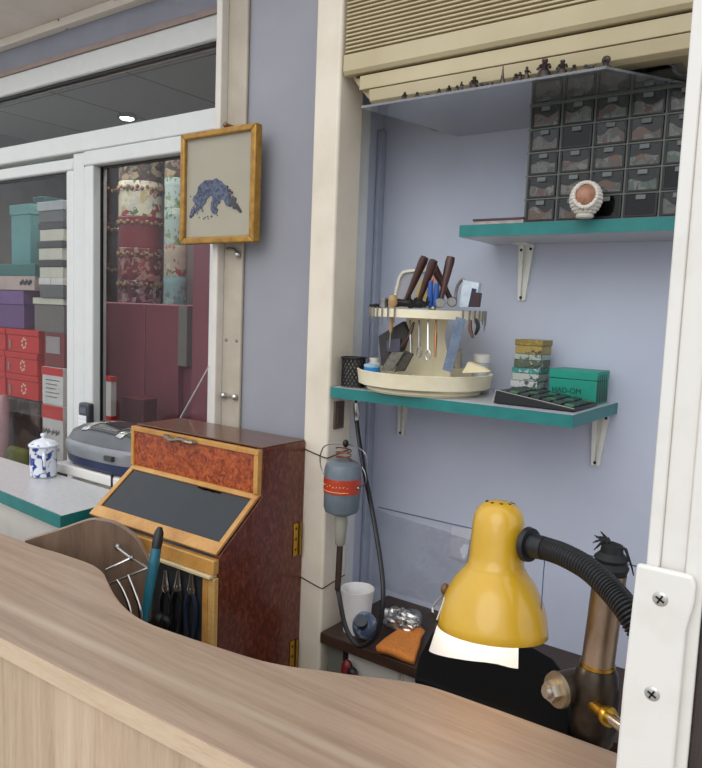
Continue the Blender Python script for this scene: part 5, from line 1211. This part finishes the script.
# ------------------------------------------------------------------ right post with its bracket, dark door leaf
YP = .6
post = struct(MB().box(-.129, -.119, YP, YP+.03, 1.0505, ZC).box(-.119, -.100, YP+.004, YP+.03, 1.0505, ZC).box(-.100, -.086, YP+.0005, YP+.03, 1.0505, ZC).build('trim_10', m_white, bevel=.0012))
bk = MB().prism([(-.1345, YP-.0012, 1.306), (-.093, YP-.0012, 1.306), (-.090, YP-.0012, 1.300), (-.090, YP-.0012, 1.285), (-.094, YP-.0012, 1.262), (-.094, YP-.0012, 1.0508), (-.1385, YP-.0012, 1.0508), (-.1375, YP-.0012, 1.20)], (0, -.007, 0)).build('bracket_plate', m_white, post, bevel=.0025, seg=3)
for x, zq in ((-.1145, 1.282), (-.1145, 1.203)):
    s_ = MB().lathe([(0, .0012), (.0035, .0012), (.0055, .0004), (.006, 0), (0, 0)], (x, YP-.0083, zq), (0, -1, 0), n=20).build('screw_head', M('bright screw zinc', 'c4c2bc', .35, .7), bk)
    MB().box(x-.0038, x+.0038, YP-.0102, YP-.0096, zq-.0007, zq+.0007, Matrix.Rotation(.5, 3, 'Y')).box(x-.0007, x+.0007, YP-.0102, YP-.0096, zq-.0038, zq+.0038, Matrix.Rotation(.5, 3, 'Y')).build('screw_slot', m_dark, s_)
m_dk = M('dark brown door edge', '2e2624', .5, h2='4a3f3a', vs=16, scale=(6, 6, .4))
drs = [(-.0855, 2.29), (-.0855, 1.36), (-.0835, 1.33), (-.0855, 1.30), (-.0855, 1.0512), (.02, 1.0512), (.02, 2.29)]
struct(MB().prism([(x, YP+.002, z) for x, z in drs], (0, .03, 0)).build('door_1', m_dk, bevel=.002))

# ------------------------------------------------------------------ camera, light
cam = bpy.data.cameras.new('camera'); co = bpy.data.objects.new('camera', cam); col.objects.link(co)
yaw, pit, rol = -0.62117438, -0.10252107, 0.03858665
fw = V((math.sin(yaw)*math.cos(pit), math.cos(yaw)*math.cos(pit), math.sin(pit))); rt = V((math.cos(yaw), -math.sin(yaw), 0)); up = rt.cross(fw)
r2_ = rt*math.cos(rol)+up*math.sin(rol); u2_ = up*math.cos(rol)-rt*math.sin(rol)
co.matrix_world = Matrix(((r2_.x, u2_.x, -fw.x, 0), (r2_.y, u2_.y, -fw.y, 0), (r2_.z, u2_.z, -fw.z, 1.5), (0, 0, 0, 1)))
cam.sensor_fit = 'VERTICAL'; cam.sensor_height = 36; cam.lens = 716.35/768*36; cam.clip_start = .02
sc.camera = co

w_ = bpy.data.worlds.new('sky'); sc.world = w_; w_.use_nodes = True
nt = w_.node_tree; bg = nt.nodes['Background']
tc_ = nt.nodes.new('ShaderNodeTexCoord'); sx = nt.nodes.new('ShaderNodeSeparateXYZ'); nt.links.new(tc_.outputs['Generated'], sx.inputs[0])
nt.links.new(ramp(nt, sx.outputs[2], [(.0, (.42, .43, .45, 1)), (.08, (.78, .81, .86, 1)), (1, (.95, .98, 1.05, 1))]), bg.inputs['Color'])
bg.inputs['Strength'].default_value = 1.3
sun = bpy.data.lights.new('daylight', 'SUN'); sun.energy = 1.0; sun.angle = math.radians(50); sun.color = (1, .98, .95)
so = bpy.data.objects.new('daylight', sun); col.objects.link(so)
sdir = V((-.15, .80, -.55)).normalized()              # overcast glow from the street behind the viewer
so.rotation_euler = sdir.to_track_quat('-Z', 'Y').to_euler()
ld = bpy.data.lights.new('lamp_light', 'POINT'); ld.energy = .10; ld.color = (1, .98, .94); ld.shadow_soft_size = .012
lo = bpy.data.objects.new('lamp_light', ld); lo.location = rc+axis*.010+frontd*.022+left*.008; col.objects.link(lo)

vs = sc.view_settings
sc.display_settings.display_device = 'sRGB'
vs.view_transform = 'Standard'; vs.look = 'None'; vs.gamma = 1; vs.use_curve_mapping = False
vs.exposure = 0.0
